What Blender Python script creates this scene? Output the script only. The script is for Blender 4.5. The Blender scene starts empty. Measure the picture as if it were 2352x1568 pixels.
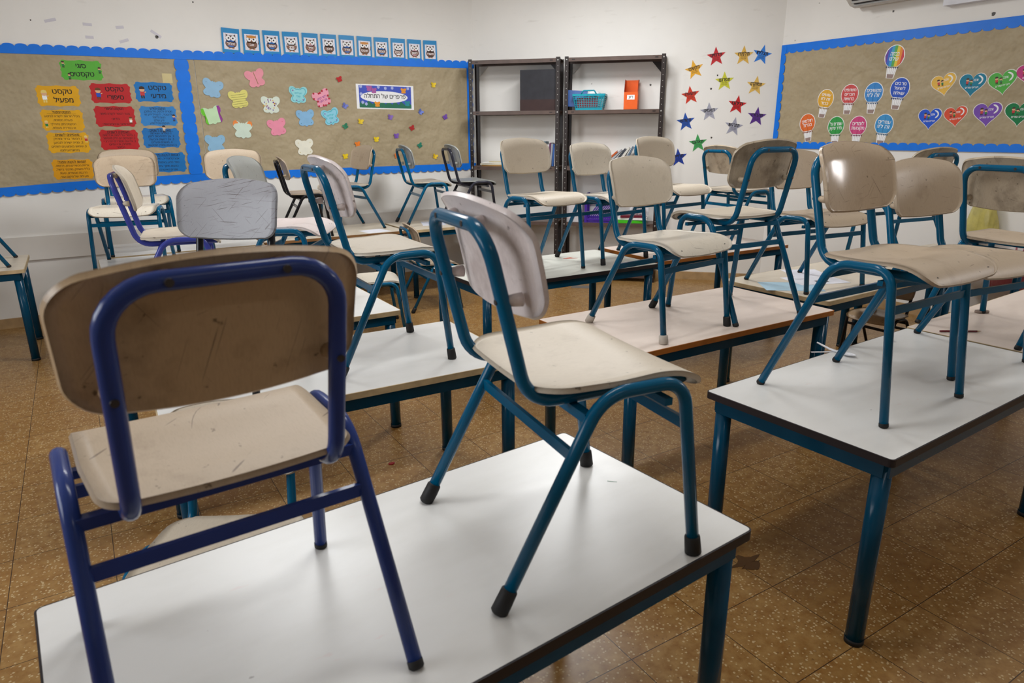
import bpy, math, random
from mathutils import Vector, Matrix
random.seed(7)
R = math.radians
SC = bpy.context.scene
COL = SC.collection

# ------------------------------------------------------------------ camera
FPX, PITCH, ROLL, YAW, CAMZ = 1569.44, .297459, -.0068976, .55413, 1.41   # the room: x along the butterfly wall, y towards it
def _room(v):
    c, s = math.cos(YAW), math.sin(YAW)
    return Vector((v[0]*c + v[1]*s, -v[0]*s + v[1]*c, v[2]))
_cr, _sr, _cp, _sp = math.cos(ROLL), math.sin(ROLL), math.cos(PITCH), math.sin(PITCH)
_r0, _f0, _d0 = Vector((1, 0, 0)), Vector((0, _cp, -_sp)), Vector((0, -_sp, -_cp))
CX = _room(_r0*_cr - _d0*_sr); CY = -_room(_r0*_sr + _d0*_cr); CF = _room(_f0)
cam = bpy.data.cameras.new('camera'); camo = bpy.data.objects.new('camera', cam); COL.objects.link(camo)
camo.matrix_world = Matrix(((CX.x, CY.x, -CF.x, 0), (CX.y, CY.y, -CF.y, 0), (CX.z, CY.z, -CF.z, CAMZ), (0, 0, 0, 1)))
cam.sensor_width = 36; cam.lens = FPX/2352*36; cam.clip_start = .05
cam.dof.use_dof = True; cam.dof.focus_distance = 3.0; cam.dof.aperture_fstop = 6.3
SC.camera = camo
def ray(x, y): return CX*((x-1176)/FPX) - CY*((y-784)/FPX) + CF
def at_y(x, y, Y): d = ray(x, y); return Vector((0, 0, CAMZ)) + d*(Y/d.y)
def at_x(x, y, X): d = ray(x, y); return Vector((0, 0, CAMZ)) + d*(X/d.x)
def at_z(x, y, Z): d = ray(x, y); return Vector((0, 0, CAMZ)) + d*((Z-CAMZ)/d.z)
def at_n(x, y, n, D): d = ray(x, y); return Vector((0, 0, CAMZ)) + d*(D/d.dot(n))

# ------------------------------------------------------------------ light and exposure
SC.view_settings.view_transform = 'Standard'; SC.view_settings.look = 'None'
SC.view_settings.exposure = 0.0; SC.view_settings.gamma = 1; SC.view_settings.use_curve_mapping = False
W = bpy.data.worlds.new('sky'); SC.world = W; W.use_nodes = True
W.node_tree.nodes['Background'].inputs[0].default_value = (.75, .85, 1, 1)
W.node_tree.nodes['Background'].inputs[1].default_value = 1.0
def area(name, loc, to, sx, sy, power, col=(1, 1, 1)):
    l = bpy.data.lights.new(name, 'AREA'); l.shape = 'RECTANGLE'; l.size = sx; l.size_y = sy; l.energy = power; l.color = col
    o = bpy.data.objects.new(name, l); COL.objects.link(o); o.location = loc
    o.rotation_euler = (Vector(to)-Vector(loc)).to_track_quat('-Z', 'Y').to_euler(); return o
CEIL = 2.95
WIN_R = (5.49, .22, 2.0, .8, .45)      # daylight window in the far end of the right wall, behind the camera: x, y, z, width, height
WIN_L = (-2.6, 2.2, 1.9, 2.6, 1.2)         # daylight windows in the wall to the far side of the front table
area('daylight_window_right', (WIN_R[0]+.25, WIN_R[1], WIN_R[2]), (0, WIN_R[1]+.3, .9), WIN_R[3]*1.1, WIN_R[4]*1.1, 32, (1, .95, .93))
area('daylight_window_left', (WIN_L[0]-.25, WIN_L[1], WIN_L[2]), (2, WIN_L[1]+.3, .8), WIN_L[3], WIN_L[4], 70, (.93, .96, 1))
LAMPS = [(1.0, 4.4), (3.25, 4.25), (1.0, 1.6), (3.3, 1.2), (1.0, -1.2), (3.3, -1.4)]
LAMP_POWER = [37, 55, 19, 12, 4, 3]

# ------------------------------------------------------------------ mesh helpers
class MB:
    def __init__(s): s.v = []; s.f = []; s.m = []; s.s = []
    def add(s, vs, fs, mi=0, smooth=False):
        b = len(s.v); s.v += [tuple(v) for v in vs]
        for f in fs: s.f.append(tuple(b+i for i in f)); s.m.append(mi); s.s.append(smooth)
        return s
    def box(s, x0, x1, y0, y1, z0, z1, mi=0):
        vs = [(x, y, z) for z in (z0, z1) for y in (y0, y1) for x in (x0, x1)]
        return s.add(vs, [(0, 2, 3, 1), (4, 5, 7, 6), (0, 1, 5, 4), (2, 6, 7, 3), (0, 4, 6, 2), (1, 3, 7, 5)], mi)
    def rbox(s, x0, x1, y0, y1, z0, z1, r, mi=0, n=3, smooth=True):
        """box with vertical edges rounded"""
        pts = []
        for cx, cy, a0 in ((x1-r, y1-r, 0), (x0+r, y1-r, 90), (x0+r, y0+r, 180), (x1-r, y0+r, 270)):
            for k in range(n+1):
                a = R(a0+90*k/n); pts.append((cx+r*math.cos(a), cy+r*math.sin(a)))
        return s.prism(pts, z0, z1, mi, smooth)
    def prism(s, pts, z0, z1, mi=0, smooth=False, mi_side=None):
        n = len(pts); b = len(s.v)
        s.v += [(p[0], p[1], z0) for p in pts] + [(p[0], p[1], z1) for p in pts]
        def put(f, m, sm): s.f.append(tuple(b+i for i in f)); s.m.append(m); s.s.append(sm)
        put(range(n-1, -1, -1), mi, False); put(range(n, 2*n), mi, False)
        for i in range(n):
            j = (i+1) % n; put((i, j, n+j, n+i), mi if mi_side is None else mi_side, smooth)
        return s
    def fan(s, pts, z0, z1, mi=0, c=(0, 0)):
        """star-shaped flat piece: fan from its centre, for outlines that are not convex"""
        n = len(pts); b = len(s.v)
        s.v += [(p[0], p[1], z0) for p in pts] + [(p[0], p[1], z1) for p in pts] + [(c[0], c[1], z1), (c[0], c[1], z0)]
        for i in range(n):
            j = (i+1) % n
            for f in ((n+i, n+j, 2*n), (j, i, 2*n+1), (i, j, n+j, n+i)):
                s.f.append(tuple(b+q for q in f)); s.m.append(mi); s.s.append(False)
        return s
    def tube(s, pts, r, seg=12, mi=0, cap=True, taper=None):
        pts = [Vector(p) for p in pts]; n = len(pts); b = len(s.v)
        t0 = (pts[1]-pts[0]).normalized(); up = Vector((0, 0, 1)) if abs(t0.z) < .9 else Vector((0, 1, 0))
        nrm = (up - t0*up.dot(t0)).normalized()
        for i in range(n):
            t = ((pts[min(i+1, n-1)]-pts[i]).normalized() + (pts[i]-pts[max(i-1, 0)]).normalized())
            t = t.normalized() if t.length > 1e-9 else t0
            nrm = (nrm - t*nrm.dot(t)).normalized(); bi = t.cross(nrm)
            rr = r if taper is None else r*taper[i]
            for k in range(seg):
                a = 2*math.pi*k/seg; s.v.append(tuple(pts[i] + nrm*(rr*math.cos(a)) + bi*(rr*math.sin(a))))
        for i in range(n-1):
            for k in range(seg):
                k2 = (k+1) % seg
                s.f.append((b+i*seg+k, b+i*seg+k2, b+(i+1)*seg+k2, b+(i+1)*seg+k)); s.m.append(mi); s.s.append(True)
        if cap:
            s.f.append(tuple(b+k for k in range(seg-1, -1, -1))); s.m.append(mi); s.s.append(False)
            s.f.append(tuple(b+(n-1)*seg+k for k in range(seg))); s.m.append(mi); s.s.append(False)
        return s
    def bar(s, p, q, w, h, mi=0, up=(0, 0, 1)):
        p, q = Vector(p), Vector(q); t = (q-p).normalized(); u = Vector(up); u = (u-t*u.dot(t)).normalized(); b = t.cross(u)
        vs = [e + b*(sx*w/2) + u*(sz*h/2) for e in (p, q) for sx, sz in ((-1, -1), (1, -1), (1, 1), (-1, 1))]
        return s.add(vs, [(3, 2, 1, 0), (4, 5, 6, 7), (0, 1, 5, 4), (1, 2, 6, 5), (2, 3, 7, 6), (3, 0, 4, 7)], mi)
    def mesh(s, name):
        me = bpy.data.meshes.new(name); me.from_pydata(s.v, [], s.f)
        me.polygons.foreach_set('material_index', s.m); me.polygons.foreach_set('use_smooth', s.s); me.update(); return me
    def build(s, name, mats, parent=None, mw=None):
        me = s.mesh(name)
        for m in (mats if isinstance(mats, (list, tuple)) else [mats]): me.materials.append(m)
        return link(name, me, parent, mw)
def link(name, me, parent=None, mw=None):
    o = bpy.data.objects.new(name, me); COL.objects.link(o)
    if parent is not None: o.parent = parent
    if mw is not None:
        if parent is not None: o.matrix_local = mw
        else: o.matrix_world = mw
    return o
def empty(name, loc, rz=0, sc=1):
    o = bpy.data.objects.new(name, None); COL.objects.link(o); o.location = loc; o.rotation_euler = (0, 0, rz); o.scale = (sc,)*3
    o.empty_display_size = .1; return o
def tag(o, label, cat, group=None, kind=None):
    o['label'] = label; o['category'] = cat
    if group: o['group'] = group
    if kind: o['kind'] = kind
    return o
def structure(o): o['kind'] = 'structure'; return o
def disc(r, n=20, cx=0, cy=0, ry=None):
    ry = r if ry is None else ry
    return [(cx+r*math.cos(2*math.pi*k/n), cy+ry*math.sin(2*math.pi*k/n)) for k in range(n)]
def fillet(pts, rad, n=7):
    pts = [Vector(p) for p in pts]; out = [pts[0]]
    for i in range(1, len(pts)-1):
        a, b, c = pts[i-1], pts[i], pts[i+1]; r = rad[i-1]
        u = (a-b).normalized(); v = (c-b).normalized(); ang = u.angle(v)
        d = r/math.tan(ang/2); ctr = b + (u+v).normalized()*(r/math.sin(ang/2))
        p, q = b+u*d - ctr, b+v*d - ctr; tot = p.angle(q); ax = p.cross(q).normalized()
        for k in range(n+1): out.append(ctr + Matrix.Rotation(tot*k/n, 3, ax) @ p)
    out.append(pts[-1]); return out

# ------------------------------------------------------------------ materials
def lin(c):
    c = c if isinstance(c, (tuple, list)) else tuple(int(c[i:i+2], 16) for i in (1, 3, 5))
    return tuple(((v/255)/12.92 if v/255 <= .04045 else ((v/255+.055)/1.055)**2.4) for v in c[:3]) + (1,)
class Mat:
    def __init__(s, name):
        s.m = bpy.data.materials.new(name); s.m.use_nodes = True; s.t = s.m.node_tree; s.b = s.t.nodes['Principled BSDF']
    def n(s, t, **kw):
        x = s.t.nodes.new(t)
        for k, v in kw.items():
            if k in x.inputs: x.inputs[k].default_value = v
            else: setattr(x, k, v)
        return x
    def l(s, a, b): s.t.links.new(a, b)
    def coord(s, out='Object', scale=(1, 1, 1), rot=(0, 0, 0), loc=(0, 0, 0)):
        c = s.n('ShaderNodeTexCoord'); mp = s.n('ShaderNodeMapping'); s.l(c.outputs[out], mp.inputs[0])
        mp.inputs['Scale'].default_value = scale; mp.inputs['Rotation'].default_value = rot; mp.inputs['Location'].default_value = loc
        return mp.outputs[0]
    def noise(s, vec, scale, detail=3, rough=.5):
        x = s.n('ShaderNodeTexNoise'); s.l(vec, x.inputs['Vector']); x.inputs['Scale'].default_value = scale
        x.inputs['Detail'].default_value = detail; x.inputs['Roughness'].default_value = rough; return x.outputs[0]
    def ramp(s, fac, a, b, ca=(0, 0, 0, 1), cb=(1, 1, 1, 1)):
        x = s.n('ShaderNodeValToRGB'); s.l(fac, x.inputs[0]); e = x.color_ramp.elements
        e[0].position = a; e[0].color = ca; e[1].position = b; e[1].color = cb; return x.outputs[0]
    def mix(s, fac, a, b, mode='MIX'):
        x = s.n('ShaderNodeMix', data_type='RGBA', blend_type=mode)
        for sock, v in ((x.inputs[0], fac), (x.inputs[6], a), (x.inputs[7], b)):
            if isinstance(v, (int, float)): sock.default_value = v
            elif isinstance(v, tuple): sock.default_value = v
            else: s.l(v, sock)
        return x.outputs[2]
    def math(s, op, a, b=0.0):
        x = s.n('ShaderNodeMath', operation=op)
        for sock, v in ((x.inputs[0], a), (x.inputs[1], b)):
            if isinstance(v, (int, float)): sock.default_value = v
            else: s.l(v, sock)
        return x.outputs[0]
    def bump(s, h, strength=.2, dist=.01):
        x = s.n('ShaderNodeBump'); s.l(h, x.inputs['Height']); x.inputs['Strength'].default_value = strength; x.inputs['Distance'].default_value = dist
        s.l(x.outputs[0], s.b.inputs['Normal'])
    def base(s, c):
        if isinstance(c, tuple): s.b.inputs['Base Color'].default_value = c
        else: s.l(c, s.b.inputs['Base Color'])
    def set(s, rough=.5, spec=.5, metal=0, coat=0):
        s.b.inputs['Roughness'].default_value = rough; s.b.inputs['Specular IOR Level'].default_value = spec
        s.b.inputs['Metallic'].default_value = metal; s.b.inputs['Coat Weight'].default_value = coat; return s
def plain(name, c, rough=.55, spec=.4, var=.06):
    m = Mat(name); v = m.noise(m.coord(), 14, 3); col = lin(c)
    m.base(m.mix(m.ramp(v, .35, .7), col, tuple(x*(1-var*2) for x in col[:3])+(1,))); m.set(rough, spec); return m.m
def paint(name, c, chip=(60, 55, 50), chips=.74):
    m = Mat(name); vec = m.coord(); col = lin(c)
    w = m.ramp(m.noise(vec, 40, 4, .6), chips, chips+.03)
    tone = m.mix(m.ramp(m.noise(vec, 9, 2), .3, .75), col, tuple(x*.8 for x in col[:3])+(1,))
    m.base(m.mix(w, tone, lin(chip))); m.set(.2, .2, 0, .04); m.bump(m.noise(vec, 25, 2), .04, .002); return m.m
def scratches(m, vec_out, amount, seed=0):
    """thin straight scratches in several directions"""
    tot = None
    for k, (ang, th) in enumerate(((.35, .715), (-.5, .735), (1.2, .75), (.05, .725))):
        v = m.coord('Object', (1, 1, 1), (ang+seed, ang*.5, 0 if k % 2 else ang), (seed+k, k*3.1, seed))
        st = m.n('ShaderNodeMapping'); m.l(v, st.inputs[0]); st.inputs['Scale'].default_value = (3, 6, 300)
        x = m.ramp(m.noise(st.outputs[0], 1.6, 1, .3), th-amount, th+.015-amount)
        tot = x if tot is None else m.math('MAXIMUM', tot, x)
    return tot
def plastic(name, c, dirt=(120, 100, 80), dirty=.2, scr=0, rough=.29, seed=0, scol=(90, 75, 65)):
    m = Mat(name); vec = m.coord('Object', loc=(seed, seed*2, 0)); col = lin(c)
    blotch = m.ramp(m.noise(vec, 9, 6, .62), .62-.3*dirty, .9-.3*dirty)
    tone = m.mix(m.math('MULTIPLY', blotch, min(1, .35+dirty)), col, lin(dirt))
    spots = m.ramp(m.noise(vec, 55, 3, .55), .70-.06*dirty, .76-.06*dirty)
    tone = m.mix(m.math('MULTIPLY', spots, .7), tone, tuple(x*.35 for x in lin(dirt)[:3])+(1,))
    grain = m.noise(m.coord('Object', (40, 220, 40)), 2, 3)
    tone = m.mix(m.math('MULTIPLY', m.ramp(grain, .45, .7), .12), tone, lin(dirt))
    if scr: tone = m.mix(m.math('MULTIPLY', scratches(m, vec, .06*scr-.06, seed), .75), tone, lin(scol))
    m.base(tone); m.set(rough, .22); m.bump(m.noise(vec, 30, 3), .06, .003); return m.m

TEAL = paint('teal_paint', (0, 86, 122)); BLUE = paint('royal_blue_paint', (42, 62, 126)); VIOLET = paint('violet_blue_paint', (60, 68, 150))
BLACKP = paint('black_paint', (26, 26, 30)); CHAR = paint('charcoal_paint', (46, 46, 56)); TEALT = paint('table_teal_paint', (0, 64, 92), chips=.78)
RUB = plain('black_rubber', (22, 21, 22), .6); RUBW = plain('worn_white_rubber', (196, 186, 174), .7, var=.2); BOLT = plain('dark_bolt', (45, 38, 36), .4)
CREAM = plastic('cream_plastic', (200, 188, 170), (140, 124, 106), .16, rough=.42); CREAM2 = plastic('pale_cream_plastic', (212, 203, 188), (146, 134, 118), .2, .2, seed=2)
TAN = plastic('tan_plastic', (182, 164, 142), (128, 106, 84), .2, .1, rough=.42, seed=3); TANB = plastic('stained_shaded_plastic', (176, 150, 118), (98, 76, 56), .36, .05, seed=4)  # TANB: stains, plus the shade on the plastic browned into its colour
PINKW = plastic('pinkish_white_plastic', (218, 206, 203), (136, 116, 110), .36, seed=5); GREY = plastic('scratched_grey_plastic', (158, 158, 163), (130, 126, 130), .1, 1.0, seed=6, scol=(84, 70, 66))
GREYP = plastic('plain_grey_plastic', (160, 162, 158), (120, 118, 112), .2, .1, seed=7); DIRTY = plastic('grimy_tan_plastic', (182, 166, 144), (92, 80, 66), .5, .1, seed=8)
SCRATCH = plastic('scratched_cream_plastic', (190, 170, 146), (128, 108, 88), .16, .45, rough=.16, seed=9)

def wallmat(name, c, specks=True):
    m = Mat(name); vec = m.coord('Object'); col = lin(c)
    t = m.mix(m.ramp(m.noise(vec, 1.3, 4, .6), .35, .75), col, tuple(x*.93 for x in col[:3])+(1,))
    if specks:
        sp = m.ramp(m.noise(vec, 16, 2, .5), .79, .80)
        t = m.mix(m.math('MULTIPLY', sp, .6), t, lin((90, 84, 78)))
        st = m.ramp(m.noise(m.coord('Object', (2, 2, 9)), 3, 4), .66, .8)
        t = m.mix(m.math('MULTIPLY', st, .18), t, lin((150, 138, 124)))
    m.base(t); m.set(.62, .3); m.bump(m.noise(vec, 60, 3), .05, .004); return m.m
WALL = wallmat('wall_paint', (234, 231, 226)); WALLB = wallmat('band_paint', (224, 219, 212)); CEILM = wallmat('ceiling_paint', (235, 233, 228), False)
def floor_mat():
    m = Mat('terrazzo_tiles'); vec = m.coord('Object', loc=(-.201, -.257, 0)); sx = m.n('ShaderNodeSeparateXYZ'); m.l(vec, sx.inputs[0])
    fx = m.math('FRACT', m.math('DIVIDE', sx.outputs[0], .3)); fy = m.math('FRACT', m.math('DIVIDE', sx.outputs[1], .3))
    ix = m.math('FLOOR', m.math('DIVIDE', sx.outputs[0], .3)); iy = m.math('FLOOR', m.math('DIVIDE', sx.outputs[1], .3))
    ex = m.math('MINIMUM', fx, m.math('SUBTRACT', 1.0, fx)); ey = m.math('MINIMUM', fy, m.math('SUBTRACT', 1.0, fy))
    g = m.math('LESS_THAN', m.math('MINIMUM', ex, ey), .0042)
    cb = m.n('ShaderNodeCombineXYZ'); m.l(ix, cb.inputs[0]); m.l(iy, cb.inputs[1]); wn = m.n('ShaderNodeTexWhiteNoise'); m.l(cb.outputs[0], wn.inputs[0])
    base = m.mix(wn.outputs[0], lin((146, 110, 60)), lin((160, 126, 76)))
    base = m.mix(m.ramp(m.noise(vec, 26, 4, .6), .35, .7), base, lin((128, 88, 40)))
    vo = m.n('ShaderNodeTexVoronoi'); m.l(vec, vo.inputs['Vector']); vo.inputs['Scale'].default_value = 95; vo.inputs['Randomness'].default_value = 1
    chip = m.math('MULTIPLY', m.math('LESS_THAN', vo.outputs['Distance'], .33), m.ramp(vo.outputs['Color'], .45, .5))
    base = m.mix(m.math('MULTIPLY', chip, .6), base, lin((200, 180, 140)))
    vo2 = m.n('ShaderNodeTexVoronoi'); m.l(vec, vo2.inputs['Vector']); vo2.inputs['Scale'].default_value = 60
    dk = m.math('MULTIPLY', m.math('LESS_THAN', vo2.outputs['Distance'], .2), m.ramp(vo2.outputs['Color'], .72, .75))
    base = m.mix(m.math('MULTIPLY', dk, .6), base, lin((110, 74, 40)))
    dirt = m.ramp(m.noise(vec, 2.2, 5, .65), .48, .78)
    base = m.mix(m.math('MULTIPLY', dirt, .22), base, lin((92, 66, 38)))
    m.base(m.mix(g, base, lin((58, 40, 26)))); m.set(.34, .45)
    m.bump(m.math('SUBTRACT', 1.0, g), .2, .001); return m.m
FLOOR = floor_mat(); SKIRT = plain('skirting_tile', (182, 150, 108), .4, var=.12)
def kraft_mat():
    m = Mat('kraft_paper'); vec = m.coord('Object', (1, 1, 1)); col = lin((172, 157, 128))
    t = m.mix(m.ramp(m.noise(vec, 2.5, 4), .35, .7), col, lin((160, 145, 116)))
    fib = m.noise(m.coord('Object', (30, 30, 220)), 2, 2); t = m.mix(m.math('MULTIPLY', m.ramp(fib, .5, .7), .15), t, lin((140, 118, 88)))
    m.base(t); m.set(.55, .35)
    w = m.noise(m.coord('Object', (1.1, 1.1, 4.5), (0, .55, 0)), 3.2, 3, .55); w2 = m.noise(m.coord('Object', (5, 5, 1.2), (0, .5, 0)), 2.2, 2)
    m.bump(m.math('ADD', w, m.math('MULTIPLY', w2, .6)), .55, .05); return m.m
KRAFT = kraft_mat(); BBLUE = plain('blue_border_card', (0, 116, 228), .45, var=.04)
def laminate(name, c, streak, amt=.3):
    m = Mat(name); vec = m.coord('Object'); col = lin(c)
    a = m.ramp(m.noise(m.coord('Object', (2, 5, 2)), 2.4, 5, .6), .45, .8)
    t = m.mix(m.math('MULTIPLY', a, amt), col, lin(streak))
    sp = m.ramp(m.noise(vec, 38, 2), .78, .79); t = m.mix(m.math('MULTIPLY', sp, .5), t, lin((110, 100, 96)))
    pk = m.ramp(m.noise(m.coord('Object', (6, 14, 6), (0, 0, .6)), 2.6, 3), .72, .78); t = m.mix(m.math('MULTIPLY', pk, .12), t, lin((220, 150, 150)))
    m.base(t); m.set(.3, .45); m.bump(m.noise(vec, 8, 2), .02, .004); return m.m
LAMW = laminate('white_laminate', (222, 221, 218), (196, 194, 186)); LAMG = laminate('greenish_white_laminate', (214, 214, 204), (190, 190, 180))
LAMP_ = laminate('pinkish_laminate', (222, 206, 194), (192, 174, 160), .45); LAMB = laminate('beige_laminate', (214, 202, 182), (184, 168, 144), .4)
EDGEK = plain('black_edge_band', (32, 26, 30), .45); EDGEO = plain('orange_brown_edge_band', (164, 98, 34), .45, var=.15); EDGET = plain('worn_wood_edge', (196, 172, 132), .55, var=.18)
EDGEB = plain('shaded_edge_band', (140, 100, 60), .5, var=.2)  # shadow along a beige desk's edge, put into a brown colour
STEEL = plain('brown_steel', (40, 30, 27), .38, var=.08); STEELS = plain('brown_steel_shelf', (92, 74, 66), .4, var=.1); ZINC = plain('zinc', (186, 184, 180), .35)
PAPER = plain('white_paper', (240, 240, 242), .6, var=.02); INK = plain('black_ink', (24, 22, 24), .6)
_pc = {}
def pap(c, rough=.42):
    k = (tuple(c), rough)
    if k not in _pc: _pc[k] = plain('card_%d' % len(_pc), c, rough, var=.04)
    return _pc[k]

# ------------------------------------------------------------------ room shell
X0, X1, Y0, Y1, DG = -2.6, 5.49, -3.0, 6.305, 9.78
S2 = math.sqrt(.5)
structure(MB().box(X0-.2, X1+.2, Y0-.2, Y1+.2, -.1, 0).build('floor', FLOOR))
structure(MB().box(X0-.2, X1+.2, Y0-.2, Y1+.2, CEIL, CEIL+.1).build('ceiling', CEILM))
structure(MB().box(X0-.2, DG-Y1+.1, Y1, Y1+.2, 0, CEIL).build('wall_left', WALL))
structure(MB().prism([(DG-Y1, Y1), (X1, DG-X1), (X1+.2, DG-X1), (X1+.2, Y1+.2), (DG-Y1, Y1+.2)], 0, CEIL).build('wall_corner', WALL))
def holed(name, fixed, lo, hi, a, w, h, zc, axis_x):
    b = MB()
    for (p, q, z0, z1) in ((lo, a-w/2, 0, CEIL), (a+w/2, hi, 0, CEIL), (a-w/2, a+w/2, 0, zc-h/2), (a-w/2, a+w/2, zc+h/2, CEIL)):
        b.box(fixed[0], fixed[1], p, q, z0, z1)
    structure(b.build(name, WALL))
holed('wall_right', (X1, X1+.2), Y0-.2, DG-X1, WIN_R[1], WIN_R[3], WIN_R[4], WIN_R[2], True)
holed('wall_far', (X0-.2, X0), Y0-.2, Y1, WIN_L[1], WIN_L[3], WIN_L[4], WIN_L[2], True)
structure(MB().box(X0, X1, Y0-.2, Y0, 0, CEIL).build('wall_rear', WALL))
for i, (x, wn, sg) in enumerate(((X1+.06, WIN_R, 1), (X0-.06, WIN_L, -1))):
    b = MB(); y, z, w, h = wn[1], wn[2], wn[3], wn[4]
    for (p, q, c, d) in ((y-w/2, y+w/2, z-h/2, z-h/2+.05), (y-w/2, y+w/2, z+h/2-.05, z+h/2), (y-w/2, y-w/2+.05, z-h/2, z+h/2), (y+w/2-.05, y+w/2, z-h/2, z+h/2), (y-.025, y+.025, z-h/2, z+h/2)):
        b.box(x-.025, x+.025, p, q, c, d)
    structure(b.build('window_%d' % (i+1), ZINC))
structure(MB().box(X0, DG-Y1, Y1-.012, Y1, 0, .075).build('baseboard_left', SKIRT))
structure(MB().bar((DG-Y1-.008, Y1-.012, .0375), (X1-.01, DG-X1-.01, .0375), .02, .075).build('baseboard_corner', SKIRT))
structure(MB().box(X1-.012, X1, Y0, DG-X1, 0, .075).build('baseboard_right', SKIRT))
structure(MB().box(X0, DG-Y1-.35, Y1-.016, Y1, .503, .68).build('trim_1', WALLB))

# ------------------------------------------------------------------ ceiling lamps
def lamp_thing(x, y, p, k):
    o = empty('ceiling_lamp', (x, y, CEIL))
    tag(o, 'white twin tube ceiling lamp over the %s' % ['far desks by the butterfly board', 'desks beside the metal shelves', 'front desk with the blue chair', 'desks under the balloon board', 'empty floor behind the front desk', 'rear window side'][k], 'lamp', 'ceiling lamps')
    MB().box(-.62, .62, -.11, .11, -.05, 0).build('housing', ZINC, o)
    for s in (-1, 1): MB().tube([(-.58, s*.05, -.066), (.58, s*.05, -.066)], .013, 10).build('tube', GLOW, o)
    area('lamp_light', (x, y, CEIL-.085), (x, y, 0), 1.15, .2, p, (.97, .99, 1.0))
_g = Mat('lamp_glow'); _g.b.inputs['Emission Color'].default_value = (1, .97, .92, 1); _g.b.inputs['Emission Strength'].default_value = 3; GLOW = _g.m
for k, ((x, y), p) in enumerate(zip(LAMPS, LAMP_POWER)): lamp_thing(x, y, p, k)

# ------------------------------------------------------------------ desks
T = .605
def desk(cx, cy, yaw, L, Wd, top, edge, label, fr=TEALT, th=.022):
    t = empty('school_desk', (cx, cy, 0), R(yaw))
    tag(t, label, 'desk', 'school desks')
    top_o = MB().rbox(-L/2+.004, L/2-.004, -Wd/2+.004, Wd/2-.004, T-th, T, .01).build('tabletop', top, t)
    b = MB(); n = 5; pi_, po = [], []
    for (sx, sy, a0) in ((1, 1, 0), (-1, 1, 90), (-1, -1, 180), (1, -1, 270)):
        for k in range(n):
            a = R(a0+90*k/(n-1)); c, s = math.cos(a), math.sin(a)
            po.append((sx*(L/2-.014)+.014*c, sy*(Wd/2-.014)+.014*s)); pi_.append((sx*(L/2-.014)+.0099*c, sy*(Wd/2-.014)+.0099*s))
    m = len(po); b.v = [(p[0], p[1], z) for z in (T-th-.0005, T-.0006) for p in po] + [(p[0], p[1], z) for z in (T-th-.0005, T-.0003) for p in pi_]
    for i in range(m):
        j = (i+1) % m
        for f in ((i, j, m+j, m+i), (m+i, m+j, 3*m+j, 3*m+i), (2*m+i, 2*m+j, j, i)): b.f.append(f); b.m.append(0); b.s.append(False)
    b.build('edge_band', edge, top_o)
    z1 = T-th-.001; z0 = z1-.045; ix, iy = L/2-.03, Wd/2-.03
    b = MB()
    for s in (-1, 1):
        b.box(-ix, ix, s*iy-.0125, s*iy+.0125, z0, z1); b.box(s*ix-.0125, s*ix+.0125, -iy, iy, z0, z1)
    b.build('apron_frame', fr, t)
    for sx in (-1, 1):
        for sy in (-1, 1):
            x, y = sx*(L/2-.044), sy*(Wd/2-.044)
            l = MB().rbox(x-.0245, x+.0245, y-.0245, y+.0245, .012, z1, .0225, n=6).build('leg', fr, t)
            MB().rbox(x-.0258, x+.0258, y-.0258, y+.0258, 0, .016, .0238, n=6).build('foot_cap', RUB, l)
    return t
desk(.4545, 1.0635, 4.5, 1.24, .614, LAMW, EDGEK, 'white black-edged school desk nearest the camera, carrying the blue chair')
desk(2.268, 1.155, 2.6, 1.27, .605, LAMW, EDGEK, 'white black-edged school desk with a plastic spoon lying on it')
desk(.70, 2.355, -1.5, 1.21, .655, LAMW, EDGET, 'white desk with worn wooden edge carrying the scratched grey chair')
desk(.60, 3.325, 0, 1.22, .745, LAMW, EDGET, 'pale desk under the violet framed chair, wood edged, left of the gap')
desk(-.97, 5.55, 0, 1.2, .66, LAMB, EDGET, 'beige desk standing alone at the left end of the text board wall')
desk(.60, 5.05, 0, 1.13, .6, LAMW, EDGET, 'white desk carrying two tan backed chairs before the text board')
desk(.62, 5.72, 0, 1.04, .62, LAMW, EDGET, 'white desk against the text board wall behind the two tan backed chairs')
desk(1.745, 5.82, 0, 1.19, .66, LAMB, EDGEB, 'beige desk under the butterfly board with a blank sheet and an edge coloured brown for shade')
desk(2.865, 5.77, 0, .99, .6, LAMB, EDGET, 'short beige desk beside the shelf carrying the charcoal framed chair')
desk(2.42, 3.49, -.7, 1.27, .66, LAMG, EDGEK, 'greenish white desk with an orange scrap and thick black edge')
desk(3.755, 3.515, -1, 1.23, .655, LAMP_, EDGEO, 'pinkish desk with brown edge standing before the metal shelves')
desk(2.285, 2.146, 0, 1.25, .63, LAMP_, EDGEO, 'pinkish desk with orange brown edge carrying the chair with white boots')
desk(3.655, 2.295, 2, 1.27, .65, LAMB, EDGET, 'beige desk with blue and white worksheets lying on it')
desk(4.80, 2.31, 0, .98, .63, LAMB, EDGET, 'beige desk pushed against the balloon board wall beyond the worksheets')
desk(3.54, 1.215, 3, 1.25, .63, LAMP_, EDGET, 'beige desk with a dark red pencil at its edge')

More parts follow.
